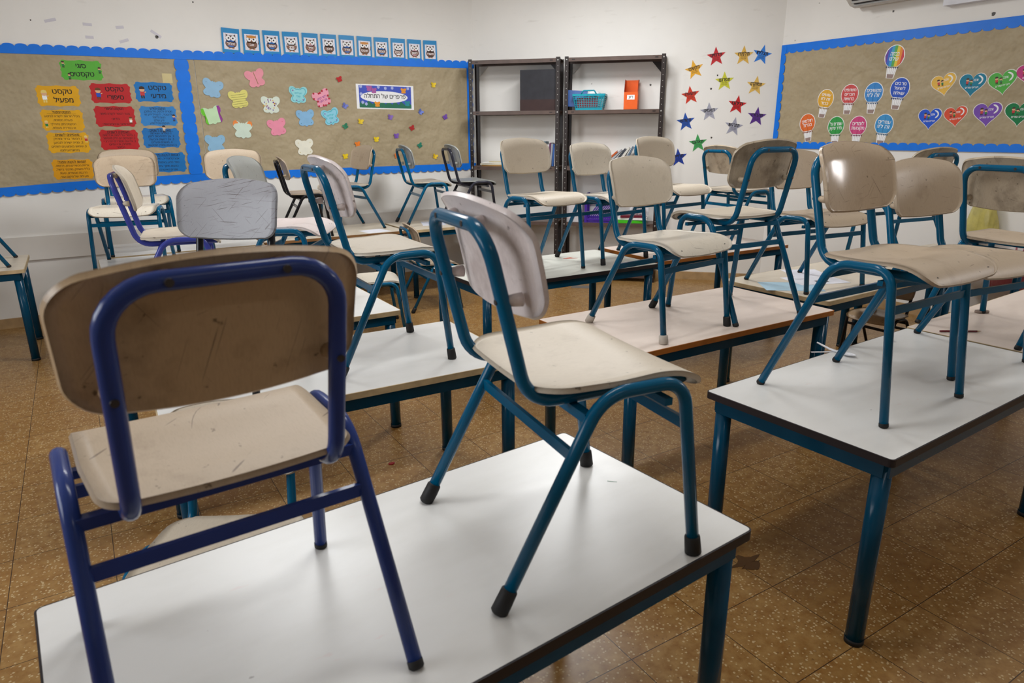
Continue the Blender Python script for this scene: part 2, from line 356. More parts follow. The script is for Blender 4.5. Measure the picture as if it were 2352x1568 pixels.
# ------------------------------------------------------------------ chairs
_cm = {}
def part_mesh(key, fn):
    if key not in _cm: _cm[key] = fn().mesh(key)
    return _cm[key]
def slab(grid, th, flip=False):
    """closed slab with a rounded rim from a grid of points (rows x cols)"""
    nr, nc = len(grid), len(grid[0]); P = [[Vector(p) for p in r] for r in grid]; N = []
    for i in range(nr):
        row = []
        for j in range(nc):
            a = P[min(i+1, nr-1)][j]-P[max(i-1, 0)][j]; c = P[i][min(j+1, nc-1)]-P[i][max(j-1, 0)]
            n = a.cross(c); row.append((n.normalized() if n.length > 1e-12 else Vector((0, 0, 1))) * (-1 if flip else 1))
        N.append(row)
    b = MB(); b.v = [tuple(P[i][j]) for i in range(nr) for j in range(nc)] + [tuple(P[i][j]-N[i][j]*th) for i in range(nr) for j in range(nc)]
    K = nr*nc
    def put(f): b.f.append(tuple(f)); b.m.append(0); b.s.append(True)
    for i in range(nr-1):
        for j in range(nc-1):
            q = (i*nc+j, (i+1)*nc+j, (i+1)*nc+j+1, i*nc+j+1)
            put(q if not flip else q[::-1]); put([K+x for x in (q[::-1] if not flip else q)])
    rim = [(0, j) for j in range(nc)] + [(i, nc-1) for i in range(1, nr)] + [(nr-1, j) for j in range(nc-2, -1, -1)] + [(i, 0) for i in range(nr-2, 0, -1)]
    ctr = sum((Vector(v) for v in b.v), Vector())/len(b.v); m = len(rim); base = len(b.v)
    for k, (i, j) in enumerate(rim):
        t = P[rim[(k+1) % m][0]][rim[(k+1) % m][1]] - P[rim[k-1][0]][rim[k-1][1]]
        o = t.cross(N[i][j]).normalized() if t.length > 1e-9 else Vector()
        if o.dot(P[i][j]-ctr) < 0: o = -o
        mid = P[i][j]-N[i][j]*(th/2) + o*(th*.42); b.v.append(tuple(mid))
    for k in range(m):
        a = rim[k][0]*nc+rim[k][1]; c = rim[(k+1) % m][0]*nc+rim[(k+1) % m][1]; d, e = base+k, base+(k+1) % m
        put((a, c, e, d)[::(-1 if not flip else 1)]); put((d, e, K+c, K+a)[::(-1 if not flip else 1)])
    return b
def round_rows(lo, hi, r0, r1, n):
    """sample positions dense near both rounded ends"""
    out = [lo + r0*(1-math.cos(math.pi/2*k/8)) for k in range(8)] if r0 else [lo]
    mid = [lo+r0 + (hi-r1-lo-r0)*k/n for k in range(n+1)]
    if not r0: mid = mid[1:]
    end = [hi-r1 + r1*math.sin(math.pi/2*k/8) for k in range(1, 9)] if r1 else []
    return out + mid + end
def inset(x, lo, hi, r0, r1):
    if r0 and x < lo+r0: d = lo+r0-x; return r0-math.sqrt(max(0, r0*r0-d*d))
    if r1 and x > hi-r1: d = x-(hi-r1); return r1-math.sqrt(max(0, r1*r1-d*d))
    return 0
def seat_mb(dz, dx, sq):
    lo, hi, r0, r1 = -.122, .238, (.035 if sq else .07), .05
    rows = []
    for s in round_rows(lo, hi, r0, r1, 16):
        hw = .193 - .012*max(0, (-s+.02)/.14) - inset(s, lo, hi, r0, r1); row = []
        for j in range(17):
            q = -1+2*j/16; y = hw*math.sin(q*math.pi/2*.999) if False else hw*q
            z = .378 - .011*(1-(y/.19)**2)*max(0, math.cos((s+.02)/.13*math.pi/2) if abs(s+.02) < .13 else 0)
            z += .004*max(0, 1-abs(s-.11)/.07)*(y/.19)**2
            x = s
            if s > .135:
                t = (s-.135)/.078; x = .135 + .078*math.sin(min(t, 1.35)*.92)/.92*1.02; z -= .07*(1-math.cos(min(t, 1.35)*.92))*(.75+.25*(1-(y/.19)**2))
            if s < -.07: z -= .004*(1-(y/.19)**2)*((-.07-s)/.05)
            row.append((x+dx, y, z+dz))
        rows.append(row)
    return slab(rows, .0105, flip=True)
def xline(z): return -.125 - (z-.352)*.243
def back_mb(dz, dx):
    rows = []; lo, hi = .500, .699
    for zz in round_rows(0, 1, .24, .24, 10):
        hw = .188 - .006*(1-zz) - inset(zz, 0, 1, .24, .24)*.17
        row = []
        for j in range(21):
            q = -1+2*j/20; y = hw*q; e = (y/.188)**2
            z = lo+(hi-lo)*zz + (-.025*e*zz) + (.013*e*(1-zz))
            x = xline(z)+.0305 + .028*abs(y/.2)**2.3 + .003*math.sin(math.pi*zz)
            if zz > .75: x -= .012*((zz-.75)/.25)**2
            row.append((x+dx, y, z+dz))
        rows.append(row)
    return slab(rows, .0105, flip=False)
def frame_mb(dz, dx, top=.661):
    p = [(.207, -.137, .352), (-.125, -.137, .352), (-.200, -.137, top), (-.200, .137, top), (-.125, .137, .352), (.207, .137, .352)]
    return MB().tube([(v.x+dx, v.y, v.z+dz) for v in fillet(p, (.07, .062, .062, .07))], .0125, 14)
def legs_mb(sd, dz):
    p = [(-.209, sd*.208, .012), (-.013, sd*.202, .3715+dz), (.160, sd*.202, .373+dz), (.206, sd*.208, .012)]
    return MB().tube(fillet(p, (.085, .055)), .0125, 14)
def on_rear(z, dz): k = (z-.012)/(.3595+dz); return -.209+.196*k
def on_front(z, dz): k = (z-.012)/(.361+dz); return .206-.046*k
def foot_mb(front, sd, kind):
    x = .206 if front else -.209; lean = -.13 if front else .545
    P = lambda z: (x+lean*(z-.012), sd*(.208-.017*z), z)
    h = {'plug': .013, 'boot': .042, 'white': .036}[kind]; r = {'plug': .0132, 'boot': .0165, 'white': .0185}[kind]
    z = [0, .003, h*.5, h*.93, h]
    b = MB().tube([P(v) for v in z], r, 14, taper=[.82, 1, .97, .93, .8] if kind != 'plug' else [.8, 1, 1, 1, .97])
    b.v = [(p[0], p[1], max(0, p[2])) for p in b.v]; return b
VAR = {'s': (0, 0), 'm': (.032, .012), 't': (.066, .036), 'b': (-.004, 0), 'n': (.03, 0)}
TOPZ = {'b': .678}     # height of the back frame's top bar where it differs
SEATW = {'b': .935}      # the blue chair's seat is narrower
def put(name, key, fn, mat, parent):
    me = part_mesh(key, fn)
    if not me.materials: me.materials.append(None)
    o = link(name, me, parent); o.material_slots[0].link = 'OBJECT'; o.material_slots[0].material = mat; return o
def chair(x, y, yaw, label, fr=TEAL, seat=CREAM, back=CREAM, feet='pppp', z=T, v='s', sc=1, sq=False, group='school chairs'):
    """feet: rear right, rear left, front right, front left; p plug, b black boot, w whitish boot"""
    dz, dx = VAR[v]
    t = empty('school_chair', (x, y, z), R(yaw), sc); tag(t, label, 'chair', group)
    def seat_fn():
        b = seat_mb(dz, dx, sq); b.v = [(p[0], p[1]*SEATW.get(v, 1), p[2]) for p in b.v]; return b
    put('seat', 'seat_%s%d' % (v, sq), seat_fn, seat, t)
    bk = put('backrest', 'backrest_%s' % v, lambda: back_mb(dz, dx), back, t)
    fo = put('back_frame', 'back_frame_%s' % v, lambda: frame_mb(dz, dx, TOPZ.get(v, .661)), fr, t)
    for k, (yy, zz) in enumerate(((-.137, .540), (.137, .540), (-.066, TOPZ.get(v, .661)), (.066, TOPZ.get(v, .661)))):
        def spacer():
            x0 = xline(zz)+dx+.008; q = (abs(yy)/.2)
            x1 = xline(zz)+dx+.0305-.0105+.028*q**2.3+.003
            return MB().tube([(x0, yy, zz+dz), ((x0+x1)/2, yy, zz+dz), (x1, yy, zz+dz)], .0118, 12, taper=[.75, .95, 1.05])
        put('spacer', 'spacer_%s%d' % (v, k), spacer, back, bk)
        def bolt():
            x0 = xline(zz)+dx-.0135
            return MB().tube([(x0, yy, zz+dz), (x0+.004, yy, zz+dz)], .0052, 10)
        put('bolt', 'bolt_%s%d' % (v, k), bolt, BOLT, fo)
    for s in (-1, 1):
        put('rail_plug', 'rail_plug_%s%d' % (v, s), lambda: MB().tube([(.2055+dx, s*.137, .352+dz), (.2115+dx, s*.137, .352+dz)], .0128, 12, taper=[1, .85]), RUB, fo)
        lf = put('leg_frame', 'leg_frame_%s%d' % (v, s), lambda: legs_mb(s, dz), fr, t)
        for front in (0, 1):
            kind = {'p': 'plug', 'b': 'boot', 'w': 'white'}[feet[front*2 + (0 if s < 0 else 1)]]
            put('foot_cap', 'foot_%s%d%d' % (kind, front, s), lambda: foot_mb(front, s, kind), RUBW if kind == 'white' else RUB, lf)
    def bars(zz, xx): return lambda: MB().bar((xx, -.2, zz), (xx, .2, zz), .009, .022)
    put('stretcher', 'stretcher_rear_%s' % v, bars(.268+dz*.7, on_rear(.268+dz*.7, dz)), fr, t)
    put('stretcher', 'stretcher_front_%s' % v, bars(.283+dz*.7, on_front(.283+dz*.7, dz)), fr, t)
    put('cross_bar', 'cross_bar_rear_%s' % v, lambda: MB().bar((-.036, -.198, .331+dz), (-.036, .198, .331+dz), .018, .018), fr, t)
    put('cross_bar', 'cross_bar_front_%s' % v, lambda: MB().bar((.13, -.2, .334+dz), (.13, .2, .334+dz), .016, .014), fr, t)
    return t
chair(.116, 1.02, 94, 'royal blue framed chair seen from behind on the front desk', BLUE, TAN, TANB, 'pppp', v='b', sc=.968, sq=True)
chair(.746, 1.047, -7.3, 'teal chair with pinkish white back and black boots on the front desk', TEAL, CREAM, PINKW, 'bbbb')
chair(.881, 2.385, -2, 'teal chair with whitish back and tall black boots beside the grey chair', TEAL, CREAM2, PINKW, 'bbbb', v='n')
chair(.33, 2.345, -129, 'black framed chair with heavily scratched grey backrest', BLACKP, GREYP, GREY, 'pppp', sc=.94)
chair(.327, 3.55, -9, 'violet blue framed chair with cream back seen edge on', VIOLET, CREAM, CREAM, 'pppp', sc=.96)
chair(.82, 3.47, -32, 'teal chair with greyish back edge on, standing behind the grey chair', TEAL, PINKW, GREYP, 'pppp')
chair(.249, 5.07, -103, 'teal chair with tan scratched back facing out, under the yellow and blue text cards', TEAL, CREAM2, SCRATCH, 'pppp', sc=.96)
chair(.335, 5.62, -90, 'teal chair hidden behind another by the wall, only its seat and uprights show', TEAL, CREAM2, TAN, 'pppp')
chair(.90, 5.05, -107, 'tan backed chair facing out below the blue paper column divider', TEAL, TAN, TAN, 'pppp')
chair(1.545, 5.74, -8, 'black framed chair with worn tan back below the cream butterfly', BLACKP, TAN, TAN, 'pppp', sc=.9)
chair(2.01, 5.93, -174, 'teal chair facing the board corner away from the shelf, tan back, by a blank sheet', TEAL, CREAM, TAN, 'pppp')
chair(2.67, 5.84, -10, 'small looking teal chair with grey white back before the butterfly board', TEAL, CREAM, GREYP, 'bbpp')
chair(3.08, 5.74, -10, 'charcoal framed chair with plain grey back and seat next to the shelf', CHAR, GREYP, GREYP, 'pppp')
chair(2.33, 3.48, -83, 'teal chair with smooth cream back in front of the first shelf unit', TEAL, CREAM, CREAM, 'ppbp', v='t')
chair(2.90, 3.54, -82, 'teal chair with pale back between shelf units, standing over an orange scrap', TEAL, CREAM2, CREAM2, 'bpbb', v='m')
chair(3.40, 3.50, -84, 'teal chair with cream back before the orange file box shelf', TEAL, CREAM, CREAM, 'pppp', v='t')
chair(4.20, 3.60, -3, 'teal chair seen from behind under the green paper star', TEAL, CREAM, DIRTY, 'pppp')
chair(2.050, 2.105, -83.8, 'teal chair with two whitish front boots on the orange edged desk', TEAL, CREAM2, CREAM, 'wbwb')
chair(2.515, 2.10, 88.4, 'teal chair with grimy back turned to the room on the orange edged desk', TEAL, CREAM, DIRTY, 'pppp', v='t')
chair(3.305, 2.292, -96, 'teal chair with a cross scribbled tan back over the worksheets', TEAL, TAN, TAN, 'pppp')
chair(2.03, 1.165, -89.5, 'teal chair with shiny tan back on the desk with the spoon', TEAL, TAN, SCRATCH, 'pppp', v='t')
chair(2.614, 1.235, -97, 'teal chair with plain tan back at the far end of the spoon desk', TEAL, TAN, TAN, 'pppp')
chair(4.36, 2.38, 82, 'teal chair turned from the room by the balloon board wall, back partly hidden', TEAL, CREAM, DIRTY, 'pppp')
chair(3.178, 1.262, -9, 'teal chair seen from behind on the desk with the pencil', TEAL, TAN, DIRTY, 'pppp')
chair(-.66, 5.57, 178, 'teal chair mostly out of view on the lone desk, one leg showing', TEAL, PINKW, PINKW, 'pppp')
chair(2.40, 5.20, -8, 'teal chair standing on the floor before the short beige desk', TEAL, TAN, TAN, 'bbbb', z=0)
chair(1.73, 4.78, -14, 'teal chair on the floor with cream seat behind the pale desk', TEAL, CREAM2, CREAM, 'bbbb', z=0)
chair(.19, 1.745, -117, 'teal chair on the floor tucked behind the front desk, seat showing', TEAL, CREAM, CREAM, 'pppp', z=0)
chair(4.24, 2.35, 180, 'low black framed chair tucked under the worksheet desk', BLACKP, TANB, TAN, 'pppp', z=0, sc=.75)

# ------------------------------------------------------------------ walls as drawing boards: u to the viewer's right, z up, n into the room
class Wall:
    def __init__(s, right, n, point, dist): s.r = Vector(right); s.n = Vector(n); s.p = point; s.d = dist
    def at(s, x, y, off=0):
        """pixel of the photograph -> (u, z) on the wall"""
        q = at_n(x, y, -s.n, s.d-off); return (q.dot(s.r), q.z)
    def mw(s, u, z, off=0, rot=0):
        o = s.r*u - s.n*(s.d-off); o.z = z
        r = s.r*math.cos(rot) + Vector((0, 0, math.sin(rot))); up = -s.r*math.sin(rot) + Vector((0, 0, math.cos(rot)))
        return Matrix(((r.x, up.x, s.n.x, o.x), (r.y, up.y, s.n.y, o.y), (r.z, up.z, s.n.z, o.z), (0, 0, 0, 1)))
WA = Wall((1, 0, 0), (0, -1, 0), None, Y1); WC = Wall((S2, -S2, 0), (-S2, -S2, 0), None, DG*S2); WR = Wall((0, -1, 0), (-1, 0, 0), None, X1)

# ---- writing
_tx = {}; _gl = {}
def _quad(*p): return ([Vector((x, y, 0)) for x, y in p], [tuple(range(len(p)))])
def _join(*qs):
    vs, fs = [], []
    for v, f in qs: b = len(vs); vs += v; fs += [tuple(b+i for i in q) for q in f]
    return vs, fs
def _box(x0, x1, y0, y1): return _quad((x0, y0), (x1, y0), (x1, y1), (x0, y1))
OWN = {'\u05d3': _join(_box(0, .48, .5, .59), _box(.33, .42, 0, .5)),                       # dalet
       '\u05ea': _join(_box(.05, .5, .5, .59), _box(.42, .51, 0, .5), _box(.12, .2, .07, .5), _box(0, .17, 0, .08)),   # tav
       '\u05d0': _join(_quad((0, .59), (.11, .59), (.5, 0), (.39, 0)), _quad((.39, .59), (.48, .59), (.45, .36), (.3, .24), (.27, .3), (.39, .42)), _quad((.02, 0), (.11, 0), (.11, .2), (.24, .3), (.2, .36), (.04, .24)))}   # alef
def one_glyph(ch):
    if ch not in _gl:
        if ch in OWN: vs, fs = OWN[ch]
        else:
            c = bpy.data.curves.new('line', 'FONT'); c.body = ch; c.resolution_u = 4; c.fill_mode = 'FRONT'
            o = bpy.data.objects.new('line', c); COL.objects.link(o); dg = bpy.context.evaluated_depsgraph_get()
            m = bpy.data.meshes.new_from_object(o.evaluated_get(dg)); vs = [v.co.copy() for v in m.vertices]; fs = [tuple(p.vertices) for p in m.polygons]
            bpy.data.objects.remove(o); bpy.data.curves.remove(c); bpy.data.meshes.remove(m)
        x0, x1 = (min(v.x for v in vs), max(v.x for v in vs)) if vs else (0, .2)
        _gl[ch] = ([(v.x-x0, v.y) for v in vs], fs, x1-x0)
    return _gl[ch]
def glyphs(s, bold):
    """outline mesh of one line, height of a letter = 1, centred; Hebrew is laid out right to left"""
    if s not in _tx:
        x = 0; vs, fs = [], []
        for ch in s[::-1].translate({40: 41, 41: 40}):
            v, f, w = one_glyph(ch); b = len(vs); vs += [(px+x, py) for px, py in v]; fs += [tuple(b+i for i in q) for q in f]
            x += w + (.085 if v else .04)
        wd = max(.01, x-.085); _tx[s] = ([((px-wd/2)/.6, (py-.28)/.6) for px, py in vs], fs, wd/.6)
    return _tx[s]
def write(b, s, cx, cy, h, off, mi=0, w=None, bold=.012, rot=0):
    vs, fs, wd = glyphs(s, bold)
    if not vs: return
    kx = h if w is None else min(h*1.25, w/wd)
    c, sn = math.cos(rot), math.sin(rot)
    for q, (sx, sy) in enumerate(((0, 0),) if bold < .008 else ((-1, 0), (1, 0), (0, 1), (0, -1))):      # heavier strokes: the line laid over itself, slightly moved
        b.add([(cx + x*kx*c - y*h*sn + sx*bold*h*1.6, cy + x*kx*sn + y*h*c + sy*bold*h*1.6, off+q*.00003) for x, y in vs], fs, mi)

# ---- pinboards
def scallop(b, p, q, width, pitch, off, t=.002, amp=.018, both=False):
    """strip from p to q in (u, z); its scalloped edge lies to the left of the direction of travel"""
    P, Q = Vector(p), Vector(q); L = (Q-P).length; d = (Q-P)/L; nn = Vector((-d.y, d.x)); n = max(1, round(L/pitch)); k = 8
    rows = []
    for i in range(n*k+1):
        a = P + d*(L*i/(n*k)); ph = (i % k)/k; o = amp*math.sqrt(max(0, 1-(2*ph-1)**2)) if i % k else 0
        e = a + nn*(width+o); f = a - nn*o if both else a; rows.append((f, e))
    base = len(b.v)
    for f, e in rows: b.v += [(f.x, f.y, off), (e.x, e.y, off), (f.x, f.y, off+t), (e.x, e.y, off+t)]
    for i in range(len(rows)-1):
        a, c = base+4*i, base+4*i+4
        for fc in ((a+2, c+2, c+3, a+3), (a, a+1, c+1, c), (a+1, a+3, c+3, c+1), (a, c, c+2, a+2)): b.f.append(fc); b.m.append(0); b.s.append(False)
def pinboard(wall, u0, u1, zb0, zb1, zt0, zt1, label):
    """kraft paper panel; z of its bottom and top edge at u0 and u1"""
    c = ((u0+u1)/2, (zb0+zt1)/2); b = MB(); nx, ny = 24, 10; g = []
    b.prism([(u0-c[0], zb0-c[1]), (u1-c[0], zb1-c[1]), (u1-c[0], zt1-c[1]), (u0-c[0], zt0-c[1])], 0, .008)
    o = b.build('pinboard', KRAFT, None, wall.mw(*c, .001)); tag(o, label, 'pinboard'); return o, c
def border(o, c, name, segs, wd=.055, off=.009, **kw):
    b = MB()
    for p, q in segs: scallop(b, (p[0]-c[0], p[1]-c[1]), (q[0]-c[0], q[1]-c[1]), wd, .077, off, **kw)
    b.build(name, BBLUE, o)
def along(wall, *pts): return [wall.at(*p) for p in pts]
o, c = pinboard(WA, -1.622, 0.938, 0.979, 1.091, 1.952, 1.973, 'brown kraft paper pinboard holding the coloured text type cards')
border(o, c, 'scalloped_border', [((-1.622, 1.952), (0.943, 1.975))], .05)
border(o, c, 'scalloped_border', [((0.943, 1.101), (-0.020, 1.070)), ((-0.020, 1.070), (-1.622, 0.984))], .05)
border(o, c, 'scalloped_border', [((0.885, 1.095), (0.885, 1.973))], .078, amp=.014, off=.0115, both=True)
o, c = pinboard(WA, 0.943, 3.458, 1.091, 1.111, 1.973, 2.006, 'brown kraft paper pinboard with paper butterflies and a banner')
border(o, c, 'scalloped_border', [((0.943, 1.975), (3.477, 2.006))], .05)
border(o, c, 'scalloped_border', [((3.477, 1.111), (0.943, 1.101))], .05)
border(o, c, 'scalloped_border', [((3.395, 2.006), (3.395, 1.111))], .045, off=.0115)
o, c = pinboard(WR, -4.285, -1.72, 1.255, 1.25, 2.12, 2.12, 'brown kraft paper pinboard with paper balloons and hearts')
border(o, c, 'scalloped_border', [((-1.72, 2.124), (-4.285, 2.124))], .055)
border(o, c, 'scalloped_border', [((-4.285, 1.252), (-1.72, 1.252))], .04)
border(o, c, 'scalloped_border', [((-4.285, 2.124), (-4.285, 1.252))], .035, off=.0115)
BO = .0085          # how far the board's surface stands off the wall

# ---- small drawings of children on the cards
def kid(b, x, y, h, hair, shirt, skin):
    """plain little figure: materials at slots given"""
    b.prism([(p[0]+x, p[1]+y) for p in disc(h*.2, 12, 0, h*.28)], .0012, .0015, skin)
    b.prism([(p[0]+x, p[1]+y) for p in [(-h*.21, h*.3), (h*.21, h*.3), (h*.17, h*.47), (0, h*.53), (-h*.17, h*.47)]], .0014, .0017, hair)
    b.prism([(x-h*.15, y-h*.22), (x+h*.15, y-h*.22), (x+h*.17, y+h*.1), (x-h*.17, y+h*.1)], .0012, .0015, shirt)
    b.prism([(x-h*.13, y-h*.42), (x-h*.02, y-h*.42), (x-h*.02, y-h*.2), (x-h*.13, y-h*.2)], .0012, .0015, hair)
    b.prism([(x+h*.02, y-h*.42), (x+h*.13, y-h*.42), (x+h*.13, y-h*.2), (x+h*.02, y-h*.2)], .0012, .0015, hair)
    b.prism([(x+h*.15, y+h*.0), (x+h*.3, y+h*.06), (x+h*.28, y+h*.12), (x+h*.14, y+h*.08)], .0012, .0015, skin)
def ornate(w, h):
    """bracket-shaped label outline"""
    q = []
    for k in range(7): a = R(90-90*k/6); q.append((w/2-.035*w+.035*w*math.cos(a), h/2-.12*h+.07*h*math.sin(a)-.02*h))
    pts = [(0, h*.5), (w*.12, h*.46), (w*.3, h*.45), (w*.38, h*.49), (w*.43, h*.47), (w*.45, h*.38), (w*.49, h*.33), (w*.475, h*.22), (w*.46, h*.1), (w*.485, 0)]
    full = pts + [(x, -y) for x, y in pts[-2::-1]]
    return full + [(-x, y) for x, y in full[-2:0:-1]]
CARDS = [
 ((137, 138, 236, 185), (92, 176, 62), ['סוגי', 'טקסטים'], 'green title card at the top of the text board', 0, [(-.4, .25), (-.3, -.32), (.42, 0)]),
 ((82, 196, 185, 245), (226, 168, 34), ['טקסט', 'מפעיל'], 'yellow heading card with a blond child, top of the yellow column', .1, [(-.31, -.05)]),
 ((206, 191, 302, 238), (190, 42, 46), ['טקסט', 'סיפורי'], 'red heading card with a child in green, top of the red column', .1, [(-.3, -.05)]),
 ((308, 188, 398, 235), (34, 118, 190), ['טקסט', 'מידעי'], 'blue heading card with a child in a hat, top of the blue column', .1, [(-.3, -.05)]),
 ((93, 251, 194, 301), (226, 168, 34), ['הטקסט המפעיל', 'מכיל הוראות לקורא לביצוע', 'פעולה מסוימת.', 'הטקסט ניתן בתהליך', 'או בסדרת פעולות.'], 'second yellow text card, five lines, below the yellow heading', 0, [(-.38, -.2)]),
 ((216, 243, 312, 292), (190, 42, 46), ['הטקסט הסיפורי', 'נועד לספר לקורא סיפור', 'בדיוני', 'הדמיוני או המציאותי'], 'red text card directly below the red heading card', 0, [(.36, -.2)]),
 ((320, 243, 407, 290), (58, 132, 200), ['הטקסט המידעי', 'מטרתו לספק מידע ותוכן,', 'להסביר, להנחיל ידע או', 'הנאה ללומד', 'ידע עולם', 'הטקסט מכיל מידע'], 'blue text card directly below the blue heading card', 0, [(.4, -.1)]),
 ((107, 303, 207, 352), (226, 168, 34), ['מאפיינים לשוניים', '1. המסר ברור ומדויק', '2. פנייה ישירה לנמען', '3. שימוש באמצעים חזותיים', '(תמונה/צילום)'], 'third yellow text card with numbered lines and a child in blue', 0, [(.42, .15)]),
 ((228, 297, 320, 345), (190, 42, 46), ['מאפיינים לשוניים', '1. סיפור על דמות או דמויות', '2. זמן ומקום הם חלק מהסיפור', '3. אירועים מסודרים לפי רצף', 'פתיחה, גוף וסיום', 'הסיפור'], 'lowest red text card showing, filled with lines', 0, []),
 ((326, 293, 414, 340), (40, 116, 186), ['מאפיינים לשוניים', '1. כותרות ושאלות', '2. אין התייחסות לזמן', '3. אין רגשות והבעות', '4. מושגים ופעלים', '5. הטקסט מחולק לפסקאות'], 'blue text card with numbered lines, third of the blue column', 0, [(.1, .42)]),
 ((119, 365, 216, 412), (226, 160, 30), ['דוגמאות לטקסט מפעיל:', 'אריזות מכשירים ומזון, תרופות,', 'כללי משחק, מתכוני בישול,', 'הרכבת מכשירים, שעות', 'פעילות של מקום ועוד.'], 'lowest yellow text card beside the scratched tan chair back', 0, []),
 ((340, 349, 428, 396), (34, 118, 190), ['דוגמאות לטקסט מידעי:', 'אנציקלופדיה, מילון,', 'ספרי מדע, באינטרנט', 'כתבות מתוך עיתון', 'אתרים באינטרנט'], 'lowest blue text card partly behind the chair back', 0, []),
]
SKIN = pap((226, 176, 136)); HAIRS = [pap((60, 40, 28)), pap((232, 206, 120)), pap((110, 66, 34))]; SHIRT = [pap((40, 130, 70)), pap((250, 250, 245)), pap((40, 80, 190)), pap((200, 60, 60))]
for i, (bb, colr, lines, label, shift, kids) in enumerate(CARDS):
    (ua, za), (ub, zb) = WA.at(bb[0], (bb[1]+bb[3])/2), WA.at(bb[2], (bb[1]+bb[3])/2)
    um = (bb[0]+bb[2])/2; zt = WA.at(um, bb[1])[1]; zl = WA.at(um, bb[3])[1]
    w, h = ub-ua, zt-zl; u, z = (ua+ub)/2, (zt+zl)/2
    o = MB().fan(ornate(w, h), 0, .001).build('text_card', pap(colr, .28), None, WA.mw(u, z, BO, math.atan2(zb-za, w)*.2))
    tag(o, label, 'card', 'text type cards')
    b = MB(); n = len(lines); big = n == 2
    for k, s in enumerate(lines):
        y = (.2 - .4*k)*h if big else h*(.36 - .72*k/(n-1)); write(b, s, shift*w, y, h*(.2 if big else (.1 if k == 0 else .085)), .0015, 0, None if big else min(w*.8, w*.034*len(s)), .014 if big else .012 if k == 0 else .004)
        if not big and k == 0 and i != 5 and i != 6: b.box(-w*.33, w*.33, y-h*.068, y-h*.060, .0012, .0015)
    b.build('lettering', INK, o)
    if kids:
        b = MB()
        for j, (kx, ky) in enumerate(kids): kid(b, kx*w, ky*h, h*(.34 if i == 0 else .62 if big else .36), 0, 2, 1)
        b.build('child_drawing', [HAIRS[i % 3] if i != 1 else HAIRS[1], SKIN, SHIRT[i % 4]], o)
u, z = WA.at(384, 180); tag(MB().box(-.035, .035, -.035, .035, 0, .0012).build('paper_note', pap((206, 190, 140)), None, WA.mw(u, z, BO)), 'blank yellowish square of paper above the blue heading card', 'note')

# ---- owl month cards
MONTHS = ['אלול', 'אב', 'תמוז', 'סיון', 'אייר', 'ניסן', 'אדר', 'שבט', 'טבת', 'כסלו', 'חשון', 'תשרי']
ORD = ['first', 'second', 'third', 'fourth', 'fifth', 'sixth', 'seventh', 'eighth', 'ninth', 'tenth', 'eleventh', 'twelfth']
OB = [(92, 70, 62), (86, 62, 44), (70, 50, 42)]; BELLY = [(60, 110, 190), (120, 84, 60), (50, 120, 200), (232, 234, 240), (196, 150, 160), (70, 48, 40)]
for i, mth in enumerate(MONTHS):
    w, h = .138, .185; u = 1.239 + .1614*i; z = 2.131 + .0008*i
    o = MB().box(-w/2, w/2, -h/2, h/2, 0, .001).build('owl_card', pap((46, 140, 200), .25), None, WA.mw(u, z, .009, R([-2.5, -1, 0, 1, -.5, 0, 0, -1, .5, -.5, 0, .5][i])))
    extra = {1: ' in an orange beret', 7: ' in an orange beret', 3: ' with a white belly', 9: ' with a white belly'}.get(i, '')
    tag(o, '%s owl month card%s, counted towards the shelf' % (ORD[i], extra), 'card', 'owl month cards')
    MB().box(-w*.39, w*.39, -h*.36, h*.3, .001, .0014).build('panel', pap((228, 226, 236), .3), o)
    b = MB(); e = lambda r, x, y, z0, mi, ry=None, n=14: b.prism(disc(r, n, x, y, ry), z0, z0+.0002, mi)
    cw, ch = w, h; w, h = w*1.18, h*.98
    yb = -h*.05
    e(w*.27, 0, yb-h*.07, .0014, 0, h*.19); e(w*.24, 0, yb+h*.12, .0014, 0, h*.15)
    for s in (-1, 1):
        b.prism([(s*w*.22, yb+h*.32), (s*w*.23, yb+h*.12), (s*w*.08, yb+h*.24)][::s], .0015, .0017, 0)
        e(w*.06, s*w*.1, yb-h*.265, .0015, 4, h*.02)
    e(w*.19, 0, yb-h*.07, .0017, 1, h*.15); e(w*.25, 0, yb-h*.02, .0017, 5 if i in (0, 2, 6, 8) else 1, h*.035)
    if i in (1, 7): e(w*.24, 0, yb+h*.25, .0024, 3, h*.06); b.prism([(w*.3, -h*.1), (w*.34, -h*.1), (w*.38, h*.08), (w*.35, h*.08)], .0017, .0019, 0)
    for s in (-1, 1):
        e(w*.115, s*w*.115, yb+h*.15, .0019, 2); e(w*.04, s*w*.10, yb+h*.15, .0022, 6)
    b.prism([(0, yb+h*.07), (w*.035, yb+h*.12), (-w*.035, yb+h*.12)], .0023, .0025, 4)
    b.box(-w*.23, w*.23, yb-h*.15, yb-h*.02, .0020, .0022, 7)
    write(b, mth, 0, yb-h*.085, h*.085, .0025, 2, w*.4, .02)
    b.build('owl_drawing', [pap(OB[i % 3]), pap(BELLY[i % 6]), PAPER, pap((206, 136, 54)), pap((196, 120, 60)), pap((40, 110, 200)), INK, pap((140, 100, 84))], o)

